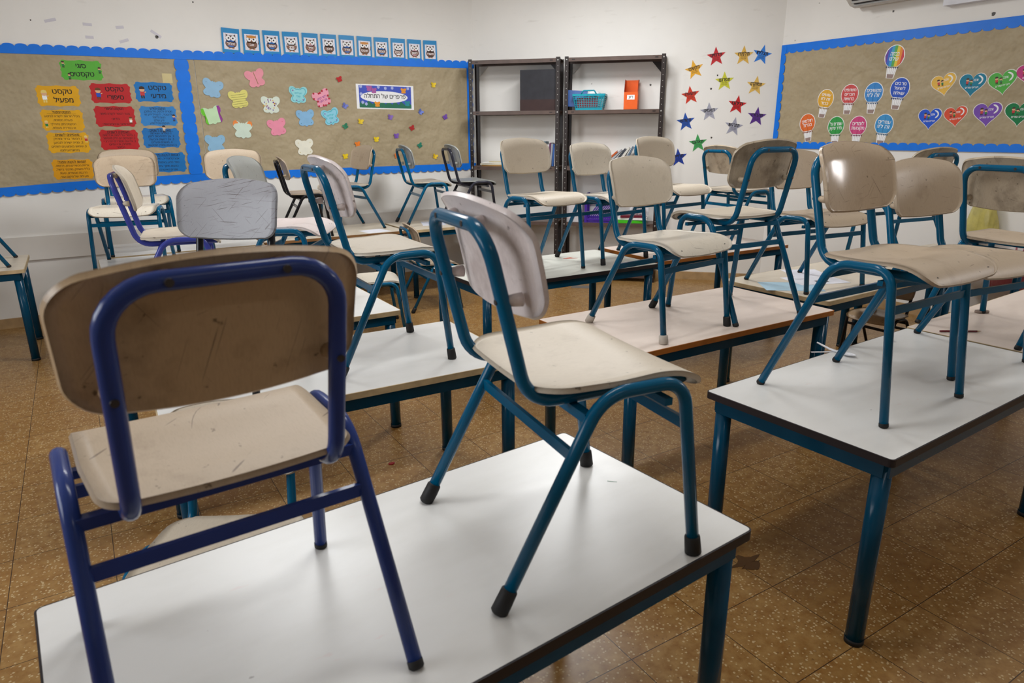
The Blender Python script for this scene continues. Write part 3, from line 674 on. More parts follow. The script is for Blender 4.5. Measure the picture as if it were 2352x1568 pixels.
# ---- butterflies
def bfly(s, asym=0):
    """outline of a chubby paper butterfly, about s wide"""
    half = [(0, .34), (.05, .40), (.09, .33), (.2, .44), (.34, .48), (.46, .42), (.5, .28), (.47, .12), (.36, 0), (.3, -.05), (.37, -.14), (.42, -.26), (.36, -.39), (.22, -.44), (.1, -.4), (.05, -.46), (0, -.48)]
    pts = half + [(-x, y) for x, y in half[-2:0:-1]]; out = []
    n = len(pts)
    for i in range(n):            # one corner-cutting pass keeps the outline soft
        a, c = pts[i], pts[(i+1) % n]; out += [(.75*a[0]+.25*c[0], .75*a[1]+.25*c[1]), (.25*a[0]+.75*c[0], .25*a[1]+.75*c[1])]
    return [(x*s, y*s*.92) for x, y in out]
BIG = [
 ((488, 203), (146, 186, 216), -14, 'plain', 'pale blue paper butterfly, topmost next to the blue divider strip', (120, 150, 180)),
 ((587, 180), (232, 150, 164), 14, 'split', 'pink paper butterfly with a slit, highest on the board', (160, 120, 90)),
 ((549, 228), (222, 214, 120), 8, 'lines', 'yellow paper butterfly with black ruled lines', (40, 36, 30)),
 ((685, 218), (150, 214, 220), -2, 'rim', 'pale turquoise paper butterfly with a teal outline, upper one', (60, 170, 190)),
 ((740, 226), (236, 160, 180), 22, 'spots', 'pink paper butterfly with dark red spotted edge and handwriting', (178, 30, 50)),
 ((622, 241), (216, 226, 212), 0, 'dots', 'whitish paper butterfly with many coloured dots', (120, 90, 170)),
 ((488, 265), (196, 226, 184), 12, 'sides', 'pale paper butterfly with one green and one orange wing', (110, 200, 50)),
 ((702, 271), (134, 182, 220), 4, 'plain', 'blue paper butterfly with small green corner dots', (60, 120, 150)),
 ((760, 268), (142, 206, 228), 14, 'rim', 'light blue paper butterfly with turquoise outline, tilted, lower one', (40, 180, 190)),
 ((558, 298), (206, 222, 206), -3, 'tips', 'pale green paper butterfly with orange upper wing tips', (236, 140, 70)),
 ((637, 292), (234, 144, 168), 10, 'plain', 'plain pink paper butterfly in the lower row', (210, 80, 110)),
 ((495, 330), (140, 184, 214), 0, 'plain', 'blue paper butterfly cut off by a chair back', (110, 150, 190)),
 ((700, 338), (232, 230, 214), 3, 'plain', 'cream white paper butterfly, lowest of the big ones', (200, 190, 90)),
]
for (x, y), colr, rot, kind, label, c2 in BIG:
    u, z = WA.at(x, y, BO+.004); s = .16
    o = MB().fan(bfly(s), 0, .0012).build('paper_butterfly', pap(colr, .6), None, WA.mw(u, z, BO+.004, R(rot)))
    tag(o, label, 'butterfly', 'large paper butterflies'); b = MB()
    MB().box(-.004, .004, -.03, .03, -.004, 0).build('tape_pad', PAPER, o)
    if kind == 'lines':
        for k in range(6): b.box(-s*.36, s*.36, s*(.22-.11*k), s*(.22-.11*k)+.0018, .0013, .0016)
    elif kind == 'rim':
        pts = [(p[0]*.8, p[1]*.8) for p in bfly(s)]; n = len(pts)
        for k in range(n): b.bar((*pts[k], .0016), (*pts[(k+1) % n], .0016), .004, .0006)
        for p in ((-.28, .22), (.25, -.24), (-.1, -.28)): b.prism(disc(s*.035, 8, p[0]*s, p[1]*s), .0013, .0016, 1)
        write(b, 'הצלחה', 0, s*.08, s*.08, .0016, 0, s*.4); write(b, 'שלי', 0, -s*.08, s*.08, .0016, 0, s*.25)
    elif kind == 'spots':
        for k, p in enumerate(bfly(s)[::5]): b.prism(disc(s*.055, 8, p[0]*.92, p[1]*.92), .0013, .0016, 0)
        write(b, 'ללמוד לקרוא', 0, s*.04, s*.1, .0016, 1, s*.55); write(b, 'אני רוצה', 0, -s*.12, s*.1, .0016, 1, s*.5)
    elif kind == 'dots':
        for k in range(26):
            a = random.uniform(0, 6.28); r = random.uniform(.18, .4)*s
            b.prism(disc(s*.026, 6, r*math.cos(a), r*math.sin(a)*.8, s*.04), .0013, .0016, k % 3)
    elif kind == 'sides':
        for sg, mi in ((-1, 0), (1, 1)): b.fan([(sg*s*q[0], s*q[1]) for q in ((.3, -.05), (.33, .42), (.45, .4), (.49, .26), (.46, .12), (.36, 0), (.42, -.26), (.36, -.38), (.3, -.4))][::-sg], .0013, .0016, mi, (sg*s*.36, s*.1))
    elif kind == 'tips':
        for sg in (-1, 1): b.fan([(sg*s*q[0], s*q[1]) for q in ((.2, .33), (.34, .47), (.46, .41), (.49, .28), (.46, .16), (.4, .28))][::-sg], .0013, .0016, 0, (sg*s*.41, s*.36))
    elif kind == 'split': b.bar((-s*.02, s*.32, .0015), (s*.03, -s*.3, .0015), s*.035, .0006, up=(0, 0, 1))
    else:
        for p in ((-.33, .24), (.33, .24), (-.28, -.26), (.28, -.26)): b.prism(disc(s*.022, 8, p[0]*s, p[1]*s), .0013, .0016)
    b.build('pen_marks', [pap(c2), pap((150, 60, 150)), pap((230, 170, 40))], o)
SMALL = [((779, 182), 'red', (190, 40, 44), 'above the spotted pink one'), ((995, 195), 'yellow', (232, 200, 40), 'highest by the shelf'), ((792, 243), 'blue violet', (110, 120, 196), 'beside the banner edge'), ((896, 269), 'violet', (132, 100, 180), 'under the banner'),
 ((966, 257), 'blue', (100, 120, 200), 'under the banner end'), ((1022, 269), 'purple', (116, 76, 172), 'by the shelf post'), ((828, 279), 'yellow', (232, 200, 40), 'below the banner corner'), ((793, 290), 'green', (50, 130, 96), 'next to the tilted blue one'), ((946, 294), 'red', (178, 44, 46), 'in the middle below the banner'),
 ((910, 312), 'purple', (124, 84, 176), 'in the lower middle'), ((864, 320), 'yellow', (236, 204, 30), 'over the tan chair back'), ((964, 334), 'green', (40, 128, 104), 'between two chair backs'), ((821, 331), 'orange', (236, 130, 40), 'peeping out behind the tan chair back'), ((793, 359), 'yellow', (236, 204, 30), 'lowest near the cream one'),
 ((911, 358), 'orange', (226, 126, 60), 'seen through a chair frame'), ((999, 359), 'yellow', (236, 196, 30), 'lowest by the charcoal chair')]
for k, ((x, y), nm, colr, where) in enumerate(SMALL):
    u, z = WA.at(x, y, BO+.003); s = .052
    b = MB(); pts = bfly(s); rot = R([20, -6, -30, -15, -40, 25, -12, 30, 25, 3, 0, 30, 10, 4, -5, -20][k])
    for sg in (-1, 1):      # wings folded up from the middle
        half = [p for p in pts if p[0]*sg >= -1e-6]; b.fan([(p[0], p[1]) for p in half], .0, .001, 0, (sg*s*.2, 0))
        for q in range(len(b.v)-2*len(half)-2, len(b.v)): v = b.v[q]; b.v[q] = (v[0], v[1], v[2]+abs(v[0])*.45)
    o = b.build('small_butterfly', pap(colr, .5), None, WA.mw(u, z, BO+.001, rot)); tag(o, 'tiny %s paper butterfly %s' % (nm, where), 'butterfly', 'small paper butterflies')

# ---- banner
ua, za = WA.at(818, 224); ub, zb = WA.at(949, 224); zt = WA.at(884, 195)[1]; zl = WA.at(884, 251)[1]; w, h = ub-ua, zt-zl
o = MB().box(-w/2, w/2, -h/2, h/2, 0, .0012).build('banner_sign', PAPER, None, WA.mw((ua+ub)/2, (zt+zl)/2, BO, R(-.6)))
tag(o, 'white framed blue banner with an oval caption and painted butterflies', 'sign')
b = MB(); b.box(-w*.455, w*.455, -h*.45, h*.45, .0012, .0015); b.build('picture_field', pap((62, 84, 190)), o)
b = MB(); b.prism([(-w*.455, -h*.45), (w*.455, -h*.45)] + [(w*.455-w*.91*k/24, -h*(.3 - .07*(k % 3))) for k in range(25)], .0015, .0018); b.build('painted_grass', pap((36, 110, 84)), o)
MB().prism(disc(w*.41, 40, -w*.02, 0, h*.24), .0016, .002).build('oval', PAPER, o)
b = MB(); write(b, 'פרפרים של התחלה', -w*.01, h*.02, h*.15, .0024, 0, w*.72, .008); b.build('lettering', INK, o)
b = MB()
for k, (x, y, mi) in enumerate(((-.28, .33, 0), (-.2, .25, 0), (.32, .28, 1), (-.15, -.3, 1), (.38, -.24, 2), (-.42, .4, 3), (-.12, .4, 3), (.0, .36, 3), (.12, .38, 3), (.4, .38, 3), (-.42, .1, 3), (-.4, -.24, 3), (-.34, -.3, 3))):
    b.fan([(p[0]+x*w, p[1]+y*h) for p in (bfly(h*.26) if mi < 3 else [(h*(.055+.02*(q % 2))*math.cos(q*.524), h*(.055+.02*(q % 2))*math.sin(q*.524)) for q in range(12)])], .002, .0023, mi, (x*w, y*h))
b.build('printed_pattern', [pap((170, 90, 160)), pap((230, 150, 40)), pap((40, 140, 150)), pap((170, 180, 226))], o)

# ---- stars on the corner wall
STARS = [((1645, 130), (196, 52, 58), 'dark red', 'highest of the reds', 'תדמיינו', 10), ((1708, 128), (222, 178, 84), 'sand yellow', 'touching the bright blue star', 'תלמדו', 0), ((1750, 126), (52, 128, 220), 'bright blue', 'at the top by the balloon board', 'תצליחו', -20), ((1595, 160), (230, 172, 58), 'orange yellow', 'highest towards the shelf', 'תקשיבו', 25),
 ((1664, 187), (206, 204, 66), 'lime yellow', 'in the middle of the cluster', 'תפרגנו', 5), ((1736, 197), (226, 184, 92), 'sand yellow', 'by itself below the bright blue star', 'תסתקרנו', -10), ((1586, 219), (206, 66, 48), 'orange red', 'beside the shelf post', 'תשאלו', 15), ((1693, 241), (196, 42, 44), 'scarlet', 'between grey and purple stars', 'תיהנו', -12),
 ((1629, 257), (170, 170, 184), 'silver grey', 'upper of the two grey ones', 'תאמינו', 8), ((1738, 268), (92, 54, 140), 'purple', 'beside the blue border', 'תעזרו', -8), ((1575, 280), (44, 84, 168), 'royal blue', 'upper of two near the shelf post', 'תשתפו', 12), ((1685, 291), (164, 164, 180), 'silver grey', 'lower of the two grey ones', 'תתרגשו', -15),
 ((1603, 329), (70, 160, 90), 'green', 'over a chair back', 'תאהבו', 10), ((1558, 362), (40, 66, 156), 'royal blue', 'lowest, next to a cream chair back', 'תחייכו', 12)]
for k, ((x, y), colr, nm, where, word, rot) in enumerate(STARS):
    u, z = WC.at(x, y); r = .086
    pts = [((r if q % 2 == 0 else r*.42)*math.cos(R(90+36*q)), (r if q % 2 == 0 else r*.42)*math.sin(R(90+36*q))) for q in range(10)]
    o = MB().fan(pts, 0, .001).build('paper_star', pap(colr, .25), None, WC.mw(u, z, .0005, R(rot*.6))); tag(o, '%s paper star %s' % (nm, where), 'star', 'paper stars')
    b = MB(); write(b, word, 0, r*.16, r*.30, .0014, 0, r*1.1, .03); 
    for q in range(2): write(b, 'אתם יכולים', 0, -r*(.12+.16*q), r*.1, .0014, 0, r*.55, .004)
    b.build('lettering', INK, o)

# ---- hot air balloons and hearts
BALL = [((2052, 142), 44, None, ['בכתה', 'שלנו'], 'rainbow striped paper balloon, highest on the board', -6, (2050, 107, 178)), ((1894, 238), 35, (226, 172, 60), ['עושים', 'זה לזו', 'כבוד'], 'yellow paper balloon with three short lines', -8, 0), ((1950, 228), 38, (208, 84, 84), ['משתפים', 'חברים', 'בחוויות'], 'coral red paper balloon between yellow and blue', -2, 0),
 ((2005, 225), 41, (64, 138, 208), ['מקשיבים', 'זה לזו'], 'mid blue paper balloon in the upper row', -2, 0), ((2064, 215), 43, (50, 90, 196), ['מרבים', 'לשאול', 'שאלות'], 'royal blue paper balloon under the rainbow one', -6, 0), ((1855, 293), 34, (224, 110, 52), ['חולמים', 'בגדול'], 'orange paper balloon in the corner of the board', 10, 0),
 ((1919, 300), 36, (58, 158, 78), ['שומרים על', 'סדר וניקיון'], 'green paper balloon above the tan chair backs', 2, 0), ((1969, 300), 38, (206, 76, 130), ['לומדים', 'מקצועות'], 'magenta pink paper balloon', -1, 0), ((2028, 297), 41, (66, 148, 206), ['עוזרים', 'זה לזו'], 'light blue paper balloon in the lower row', -5, 0)]
RAIN = [(104, 60, 160), (52, 104, 200), (60, 160, 200), (86, 170, 80), (226, 200, 60), (232, 140, 44), (206, 60, 70)]
for k, ((x, y), wpx, colr, lines, label, rot, _) in enumerate(BALL):
    u, z = WR.at(x, y, BO); ua = WR.at(x-wpx/2, y, BO)[0]; ub = WR.at(x+wpx/2, y, BO)[0]; w = (ub-ua)*.98; h = w*1.6
    out = []
    for q in range(33):
        a = math.pi*(-.32+1.64*q/32); out.append((w/2*math.cos(a), h*.16+w*.53*math.sin(a)))
    env = out
    rim = [(p[0]*1.07, p[1]*1.04) for p in out] + [(-w*.2, -h*.5), (w*.2, -h*.5)]
    o = MB().fan(rim, 0, .0009).build('paper_balloon', PAPER, None, WR.mw(u, z, BO, R(rot))); tag(o, label, 'balloon', 'paper balloons')
    b = MB()
    if colr is None:
        n = len(RAIN); e = [(-w/2 + w*q/ n) for q in range(n+1)]
        for q in range(n):
            col_ = []
            for xx in (e[q], (e[q]+e[q+1])/2, e[q+1]): col_.append((xx, h*.16 + w*.53*math.sqrt(max(0, 1-(xx/(w/2))**2)), max(-h*.14, h*.16 - w*.53*math.sqrt(max(0, 1-(xx/(w/2))**2)))))
            b.prism([(c_[0], c_[2]) for c_ in col_] + [(c_[0], c_[1]) for c_ in col_[::-1]], .001, .0013, q)
        b.build('envelope', [pap(c_) for c_ in RAIN], o)
    else:
        b.prism(env, .001, .0013, 0); b.build('envelope', pap(colr, .3), o)
        b = MB()
        for q in (-.3, 0, .3): b.tube([(q*w*1.0, h*.14+w*.5*math.cos(q*2.2), .0013), (q*w*1.25, h*.14, .0013), (q*w*.8, -h*.16, .0013)], .0011, 5)
        b.build('seam_lines', pap(tuple(v*.82 for v in colr)), o)
    b = MB()
    for q in range(7): xx = -w*.3+w*.1*q; b.prism([(xx-w*.05, -h*.145), (xx+w*.05, -h*.145), (xx+w*.01, -h*.2), (xx-w*.01, -h*.2)][::-1], .0013, .0016, 0)
    b.build('skirt', pap(tuple(v*.55 for v in (colr or (120, 120, 160)))), o)
    b = MB()
    for q in range(5): b.bar((-w*.24+w*.12*q, -h*.2, .0013), (-w*.15+w*.075*q, -h*.38, .0013), .002, .0006)
    b.build('rope', ZINC, o)
    MB().prism([(-w*.16, -h*.49), (w*.16, -h*.49), (w*.19, -h*.37), (-w*.19, -h*.37)], .001, .0014).build('basket_drawing', pap((150, 128, 122)), o)
    b = MB(); n = len(lines)
    for q, s in enumerate(lines): write(b, s, 0, h*.16+(n-1)*h*.075-q*h*.15, h*(.1 if n == 2 else .085), .0016, 0, min(w*.8, w*.12*len(s)), .012)
    b.build('lettering', PAPER, o)
HEARTS = [((2167, 195), 55, (232, 186, 84), 'yellow paper heart, first of the upper row', 12), ((2233, 195), 60, (34, 128, 158), 'teal paper heart in the upper row', 0), ((2302, 190), 64, (86, 178, 76), 'green paper heart in the upper row', 10), ((2364, 172), 60, (196, 60, 130), 'magenta paper heart at the frame edge', 6), ((2135, 273), 52, (46, 92, 210), 'blue paper heart in the lower row', 2), ((2194, 268), 52, (220, 86, 62), 'orange red paper heart in the lower row', 8), ((2267, 263), 64, (122, 82, 178), 'violet paper heart in the lower row', 4), ((2340, 262), 66, (28, 124, 74), 'dark green paper heart in the lower row', 2)]
for (x, y), wpx, colr, label, rot in HEARTS:
    u, z = WR.at(x, y, BO); w = (WR.at(x+wpx/2, y, BO)[0]-WR.at(x-wpx/2, y, BO)[0]); pts = []
    for q in range(40):
        a = 2*math.pi*q/40; pts.append((w/2*math.sin(a)**3, w*.46*(13*math.cos(a)-5*math.cos(2*a)-2*math.cos(3*a)-math.cos(4*a))/15))
    o = MB().fan([(p[0]*1.06, p[1]*1.06) for p in pts], 0, .0009, 0, (0, w*.05)).build('paper_heart', pap((226, 224, 220)), None, WR.mw(u, z+.01, BO, R(rot))); tag(o, label, 'heart', 'paper hearts')
    MB().fan(pts, .0009, .0013, 0, (0, w*.05)).build('heart_face', pap(colr, .25), o)
    b = MB(); arc = [(w*.36*math.cos(R(a)), w*.12+w*.2*math.sin(R(a))) for a in range(-50, 60, 12)]
    b.tube([(p[0], p[1], .0014) for p in arc], w*.035, 6, taper=[.4]+[1]*(len(arc)-2)+[.4]); b.v = [(v[0], v[1], .0013+max(0, v[2]-.0014)*.05) for v in b.v]
    write(b, 'אהבה', w*.12, w*.12, w*.08, .0017, 0, w*.18); write(b, 'חברים עוזרים', 0, -w*.16, w*.06, .0017, 0, w*.5)
    b.build('white_marks', PAPER, o)
    b = MB(); kid(b, -w*.2, w*.06, w*.3, 0, 2, 1); kid(b, -w*.05, w*.02, w*.26, 0, 3, 1); b.build('children_drawing', [HAIRS[0], SKIN, SHIRT[3], SHIRT[0]], o)

# ------------------------------------------------------------------ metal shelf units on the corner wall
FD = 9.42*S2; DEP = DG*S2 - FD - .008
INW = Vector((S2, S2, 0)); RT = Vector((S2, -S2, 0))
def shelf_mw(u, n=0, z=0, rz=0):
    o = RT*u + INW*(FD+n); o.z = z
    return Matrix(((RT.x, INW.x, 0, o.x), (RT.y, INW.y, 0, o.y), (0, 0, 1, z), (0, 0, 0, 1))) @ Matrix.Rotation(rz, 4, 'Z')
def shelf_unit(u0, u1, levels, label):
    w = u1-u0; H = 2.065
    t = bpy.data.objects.new('shelf_unit', None); COL.objects.link(t); t.matrix_world = shelf_mw((u0+u1)/2); tag(t, label, 'shelf', 'metal shelf units')
    for sx in (-1, 1):
        for back in (0, 1):
            x = sx*w/2; y = DEP if back else 0; b = MB(); dy = -1 if back else 1
            b.box(min(x, x-sx*.036), max(x, x-sx*.036), min(y, y+dy*.002), max(y, y+dy*.002), 0, H); b.box(min(x, x-sx*.002), max(x, x-sx*.002), min(y, y+dy*.036), max(y, y+dy*.036), 0, H)
            for k in range(40):
                z = .04+.05*k; yy = y-dy*.0004
                b.add([(x-sx*.018+0.0032*math.cos(q*1.047), yy, z+0.0032*math.sin(q*1.047)) for q in range(6)], [tuple(range(6))], 1)
                b.add([(x+sx*.0004, y+dy*.018+0.0032*math.cos(q*1.047), z+0.0032*math.sin(q*1.047)) for q in range(6)], [tuple(range(6))], 1)
            b.build('upright', [STEEL, ZINC], t)
    for z in levels:
        b = MB(); b.box(-w/2+.003, w/2-.003, .003, DEP-.003, z-.003, z); b.box(-w/2+.003, w/2-.003, .0025, .0045, z-.034, z); b.box(-w/2+.003, w/2-.003, DEP-.005, DEP-.003, z-.034, z)
        sh = b.build('shelf', STEELS, t); b = MB()
        for sx in (-1, 1): b.box(sx*(w/2-.08)-.014, sx*(w/2-.08)+.014, .0015, .0028, z-.021, z-.012)
        b.build('slot', STEEL, sh)
        for sx in (-1, 1): MB().tube([(sx*(w/2-.018), -.003, z-.016), (sx*(w/2-.018), .002, z-.016)], .006, 8).build('bolt', ZINC, sh)
    for sx in (-1, 1):
        MB().add([(sx*(w/2-.04), DEP-.004, H-.04), (sx*(w/2-.13), DEP-.004, H-.04), (sx*(w/2-.04), DEP-.004, H-.14)], [(0, 1, 2)]).build('gusset', STEEL if sx > 0 else ZINC, t)
LV = [2.055, 1.6, 1.09, .565, .07]
shelf_unit(-1.975, -1.10, LV, 'brown metal shelf unit beside the butterfly board, holding a dark box')
shelf_unit(-1.055, -.15, LV, 'brown metal shelf unit holding the turquoise basket and orange file')
def on_shelf(name, label, cat, u, n, z, rz=0, group=None):
    o = bpy.data.objects.new(name, None); COL.objects.link(o); o.matrix_world = shelf_mw(u, n, z, rz); return tag(o, label, cat, group)
# dark box
t = on_shelf('cardboard_box', 'tall dark grey box with brown lower band on the shelf', 'box', -1.295, .03, 1.6)
MB().box(-.185, .16, 0, .19, .0995, .362).build('body', plain('dark_grey_card', (46, 46, 52), .7, var=.15), t); MB().box(-.186, .161, -.001, .191, 0, .1).build('band', plain('dark_brown_card', (58, 38, 36), .65, var=.1), t)
# turquoise basket
TQ = plain('turquoise_plastic', (0, 150, 170), .35); BK = on_shelf('plastic_basket', 'turquoise lattice plastic basket filled with folders', 'basket', -.83, .03, 1.6)
bw, bd, bh, fl = .125, .09, .14, .02
b = MB().box(-bw, bw, .01, .01+2*bd, 0, .022)
def wall_bars(b, P0, P1, Q0, Q1, nv, nh, t=.004):
    P0, P1, Q0, Q1 = map(Vector, (P0, P1, Q0, Q1))
    for k in range(nv+1): f = k/nv; b.bar(P0.lerp(P1, f), Q0.lerp(Q1, f), t, t, up=(P1-P0))
    for k in range(nh+1): f = k/nh; b.bar(P0.lerp(Q0, f), P1.lerp(Q1, f), t, t)
c4 = [(-bw, .01), (bw, .01), (bw, .01+2*bd), (-bw, .01+2*bd)]; C4 = [(-bw-fl, -.005), (bw+fl, -.005), (bw+fl, .025+2*bd), (-bw-fl, .025+2*bd)]
for k in range(4): j = (k+1) % 4; wall_bars(b, (*c4[k], .02), (*c4[j], .02), (*C4[k], bh-.015), (*C4[j], bh-.015), 12, 7)
b.build('lattice_body', TQ, BK); b = MB()
for k in range(4): j = (k+1) % 4; b.bar((*C4[k], bh-.008), (*C4[j], bh-.008), .014, .02)
b.build('rim', TQ, BK)
MB().tube(fillet([(-.07, -.008, bh), (-.05, -.008, bh+.03), (.05, -.008, bh+.03), (.07, -.008, bh)], (.015, .015)), .006, 8).build('handle', TQ, BK)
t = on_shelf('folder', 'blue folder sticking out of the turquoise basket', 'folder', -.88, .06, 1.6+.03); MB().bar((-.08, .02, .0), (-.07, .05, .145), .2, .012, up=(0, 1, 0)).build('cover', pap((30, 80, 150)), t)
t = on_shelf('red_notebook', 'red notebook inside the turquoise basket', 'notebook', -.84, .06, 1.6+.024); MB().box(-.1, .09, 0, .015, 0, .085).build('cover', pap((180, 50, 60)), t)
t = on_shelf('paper_roll', 'crumpled white paper in the turquoise basket', 'paper', -.80, .10, 1.6+.024); MB().tube([(-.05, 0, .1), (.0, .01, .13), (.06, .02, .105)], .03, 10, taper=[.7, 1, .8]).build('sheet', PAPER, t)
# orange magazine file
t = on_shelf('magazine_file', 'orange cardboard magazine file with a white handwritten label', 'file', -.445, .02, 1.6); OR = plain('orange_card', (226, 92, 16), .5); b = MB(); fw, fd, fh = .062, .2, .262
b.box(-fw, fw, 0, .003, 0, .15); b.box(-fw, fw, fd-.003, fd, 0, fh); b.box(-fw, fw, 0, fd, 0, .003)
for sx in (-1, 1): b.add([(sx*fw, 0, 0), (sx*fw, fd, 0), (sx*fw, fd, fh), (sx*fw, fd*.35, fh), (sx*fw, 0, .15)], [(0, 1, 2, 3, 4)]); b.add([(sx*fw*.96, 0, 0), (sx*fw*.96, fd, 0), (sx*fw*.96, fd, fh), (sx*fw*.96, fd*.35, fh), (sx*fw*.96, 0, .15)], [(4, 3, 2, 1, 0)])
b.build('case', OR, t); MB().box(-.034, .034, -.0012, 0, .085, .125).build('label', PAPER, t); b = MB(); write(b, 'דיונ', 0, 0, .02, 0, 0, .04, .01); MB().add([(v[0], -.0016, v[1]+.105) for v in b.v], b.f).build('lettering', INK, t)
# books and papers
def book(u, n, z, w, d, h, colr, label, rz=0, lean=0, flat=False, group='books on the metal shelves'):
    t = on_shelf('book', label, 'book', u, n, z, rz, group); t.matrix_world = t.matrix_world @ Matrix.Rotation(lean, 4, 'Y')
    b = MB(); b.box(-w/2, -w/2+.0025, 0, d, 0, h); b.box(w/2-.0025, w/2, 0, d, 0, h); b.box(-w/2, w/2, -.002, .0005, 0, h); b.build('cover', pap(colr, .4), t)
    MB().box(-w/2+.0026, w/2-.0026, .001, d-.004, .004, h-.004).build('pages', PAPER, t); return t
bk = [((66, 96, 110), 'slate grey book leaning first in the upright row'), ((120, 126, 120), 'grey book second in the upright row'), ((196, 190, 196), 'whitish book in the upright row'), ((96, 48, 80), 'plum coloured book in the upright row'), ((150, 152, 160), 'silver book in the upright row'), ((40, 84, 150), 'blue book in the upright row'), ((190, 186, 188), 'pale book last against the shelf post')]
for k, (c_, l_) in enumerate(bk): book(-1.268+.0215*k, .015, 1.09+.003, .016, .17, .215-.006*(k % 3)-(0 if k else -.015), c_, l_, 0, R([8.2, 7.4, 6.5, 5.5, 4.5, 3.5, 2.5][k]))
for k, (c_, l_) in enumerate((((226, 218, 196), 'cream paper pile on the butterfly side shelf'), ((176, 130, 70), 'brown folder under the cream papers'), ((236, 234, 228), 'white sheets topping the pile'))):
    t = on_shelf('paper_pile', l_, 'papers', -1.74+.01*k, .02, 1.09+[.0135, 0, .0265][k], R([3, -2, 6][k])); MB().box(-.14, .14, 0, .2, 0, [.012, .012, .01][k]).build('sheets', pap(c_), t)
t = on_shelf('yellow_ruler', 'yellow ruler lying on the paper pile', 'ruler', -1.70, .06, 1.09+.038, R(4)); MB().box(-.1, .1, 0, .025, 0, .003).build('blade', pap((210, 180, 40)), t)
sl = [((196, 90, 40), 'orange spined book fallen sideways'), ((160, 160, 168), 'grey book slanting after the orange one'), ((60, 64, 74), 'dark book slanting in the second unit'), ((210, 206, 196), 'white book slanting in the second unit'), ((90, 110, 130), 'blue grey book slanting last in the second unit')]
for k, (c_, l_) in enumerate(sl): book(-.70+.05*k, .02+.004*k, 1.09+.004, .015, .17, .2, c_, l_, 0, R(48-5*k))
# purple crate, books and bag on the low shelf
t = on_shelf('plastic_crate', 'purple lattice plastic file crate on the low shelf', 'crate', -.70, .02, .565); PU = plain('purple_plastic', (70, 36, 150), .35); b = MB(); cw, cd, ch = .13, .2, .27
b.box(-cw, cw, 0, cd, 0, .01)
for x in (-cw, cw):
    for y in (0, cd): b.box(x-.012, x+.012, y-.012, y+.012, 0, ch)
for z in (.02, ch-.09): b.box(-cw, cw, -.004, .004, z, z+.02); b.box(-cw, cw, cd-.004, cd+.004, z, z+.02); b.box(-cw-.004, -cw+.004, 0, cd, z, z+.02); b.box(cw-.004, cw+.004, 0, cd, z, z+.02)
b.box(-cw-.004, -cw+.004, 0, cd, ch-.07, ch); b.box(cw-.004, cw+.004, 0, cd, ch-.07, ch); b.box(-cw, -cw+.06, -.004, .004, ch-.07, ch)
for k in range(13):
    for y in (0, cd):
        x = -cw+.012+.02*k; x2 = min(cw, x+.11); b.bar((x, y, .04), (x2, y, .04+.14*(x2-x)/.11), .006, .006)
b.build('lattice_body', PU, t)
lo = [((70, 190, 30), 'bright green folder at the bottom of the low shelf pile', .03, .15), ((240, 238, 236), 'white book on the green folder', .022, .14), ((110, 24, 44), 'dark red book topping the low shelf pile', .02, .12)]
z = .565
for k, (c_, l_, h_, hw) in enumerate(lo):
    t = on_shelf('book', l_, 'book', -.40+.012*k, .02, z, R([2, -3, 4][k]), 'books on the metal shelves'); MB().box(-hw, hw, 0, .19, 0, .003).box(-hw, hw, 0, .19, h_-.003, h_).box(-hw, hw, 0, .002, 0, h_).build('cover', pap(c_), t); MB().box(-hw+.004, hw-.004, .003, .186, .0032, h_-.0032).build('pages', PAPER, t); z += h_+.0005
gl = Mat('clear_film'); gl.base(lin((235, 235, 240))); gl.set(.2); gl.b.inputs['Alpha'].default_value = .45
t = on_shelf('plastic_bag', 'crumpled clear plastic bag on the low shelf books', 'bag', -.34, .10, z)
b = MB(); 
for k in range(7): b.tube([(-.08+.03*k, .0, .0), (-.06+.025*k, .02*math.sin(k*2), .06), (-.02+.012*k, .03*math.cos(k), .12)], .02, 6, taper=[.6, 1, .3])
b.build('film', gl.m, t)
t = on_shelf('white_box', 'white sheet metal tray standing beside the purple crate', 'tray', -.93, .04, .565); MB().box(-.09, .06, 0, .16, 0, .22).build('body', pap((206, 202, 204)), t)

# ------------------------------------------------------------------ air conditioner and trunking high on the balloon wall
y0, y1 = 3.60, 2.72; zb = 2.335
t = bpy.data.objects.new('air_conditioner', None); COL.objects.link(t); t.location = (X1, (y0+y1)/2, zb); tag(t, 'white wall air conditioner with open dark louvre over the balloon board', 'air conditioner')
ACM = plain('ac_white', (214, 210, 202), .4); L2 = (y0-y1)/2
prof = [(-.002, .27), (-.002, 0), (-.06, -.012), (-.13, .0), (-.2, .05), (-.222, .10), (-.222, .25), (-.2, .27)]
b = MB(); n = len(prof); b.v = [(p[0], -L2, p[1]) for p in prof] + [(p[0], L2, p[1]) for p in prof]; b.f = [tuple(range(n)), tuple(range(2*n-1, n-1, -1))] + [(i, n+i, n+(i+1) % n, (i+1) % n) for i in range(n)]; b.m = [0]*len(b.f); b.s = [False]*len(b.f)
b.build('housing', ACM, t); MB().bar((-.165, -L2+.05, .018), (-.165, L2-.05, .018), .062, .012, up=(-.55, 0, -.83)).build('louvre_opening', BOLT, t)
b = MB()
for k in range(2): b.bar((-.15-.03*k, -L2+.05, .0+.018*k), (-.15-.03*k, L2-.05, .0+.018*k), .006, .03, up=(-.5, 0, -.8))
b.build('louvre', ZINC, t)
t = tag(MB().box(X1-.07, X1-.001, 2.30, 2.915, 2.245, 2.33).build('cable_trunking', plain('trunking', (222, 222, 228), .45)), 'white cable trunking box above the hearts', 'trunking')

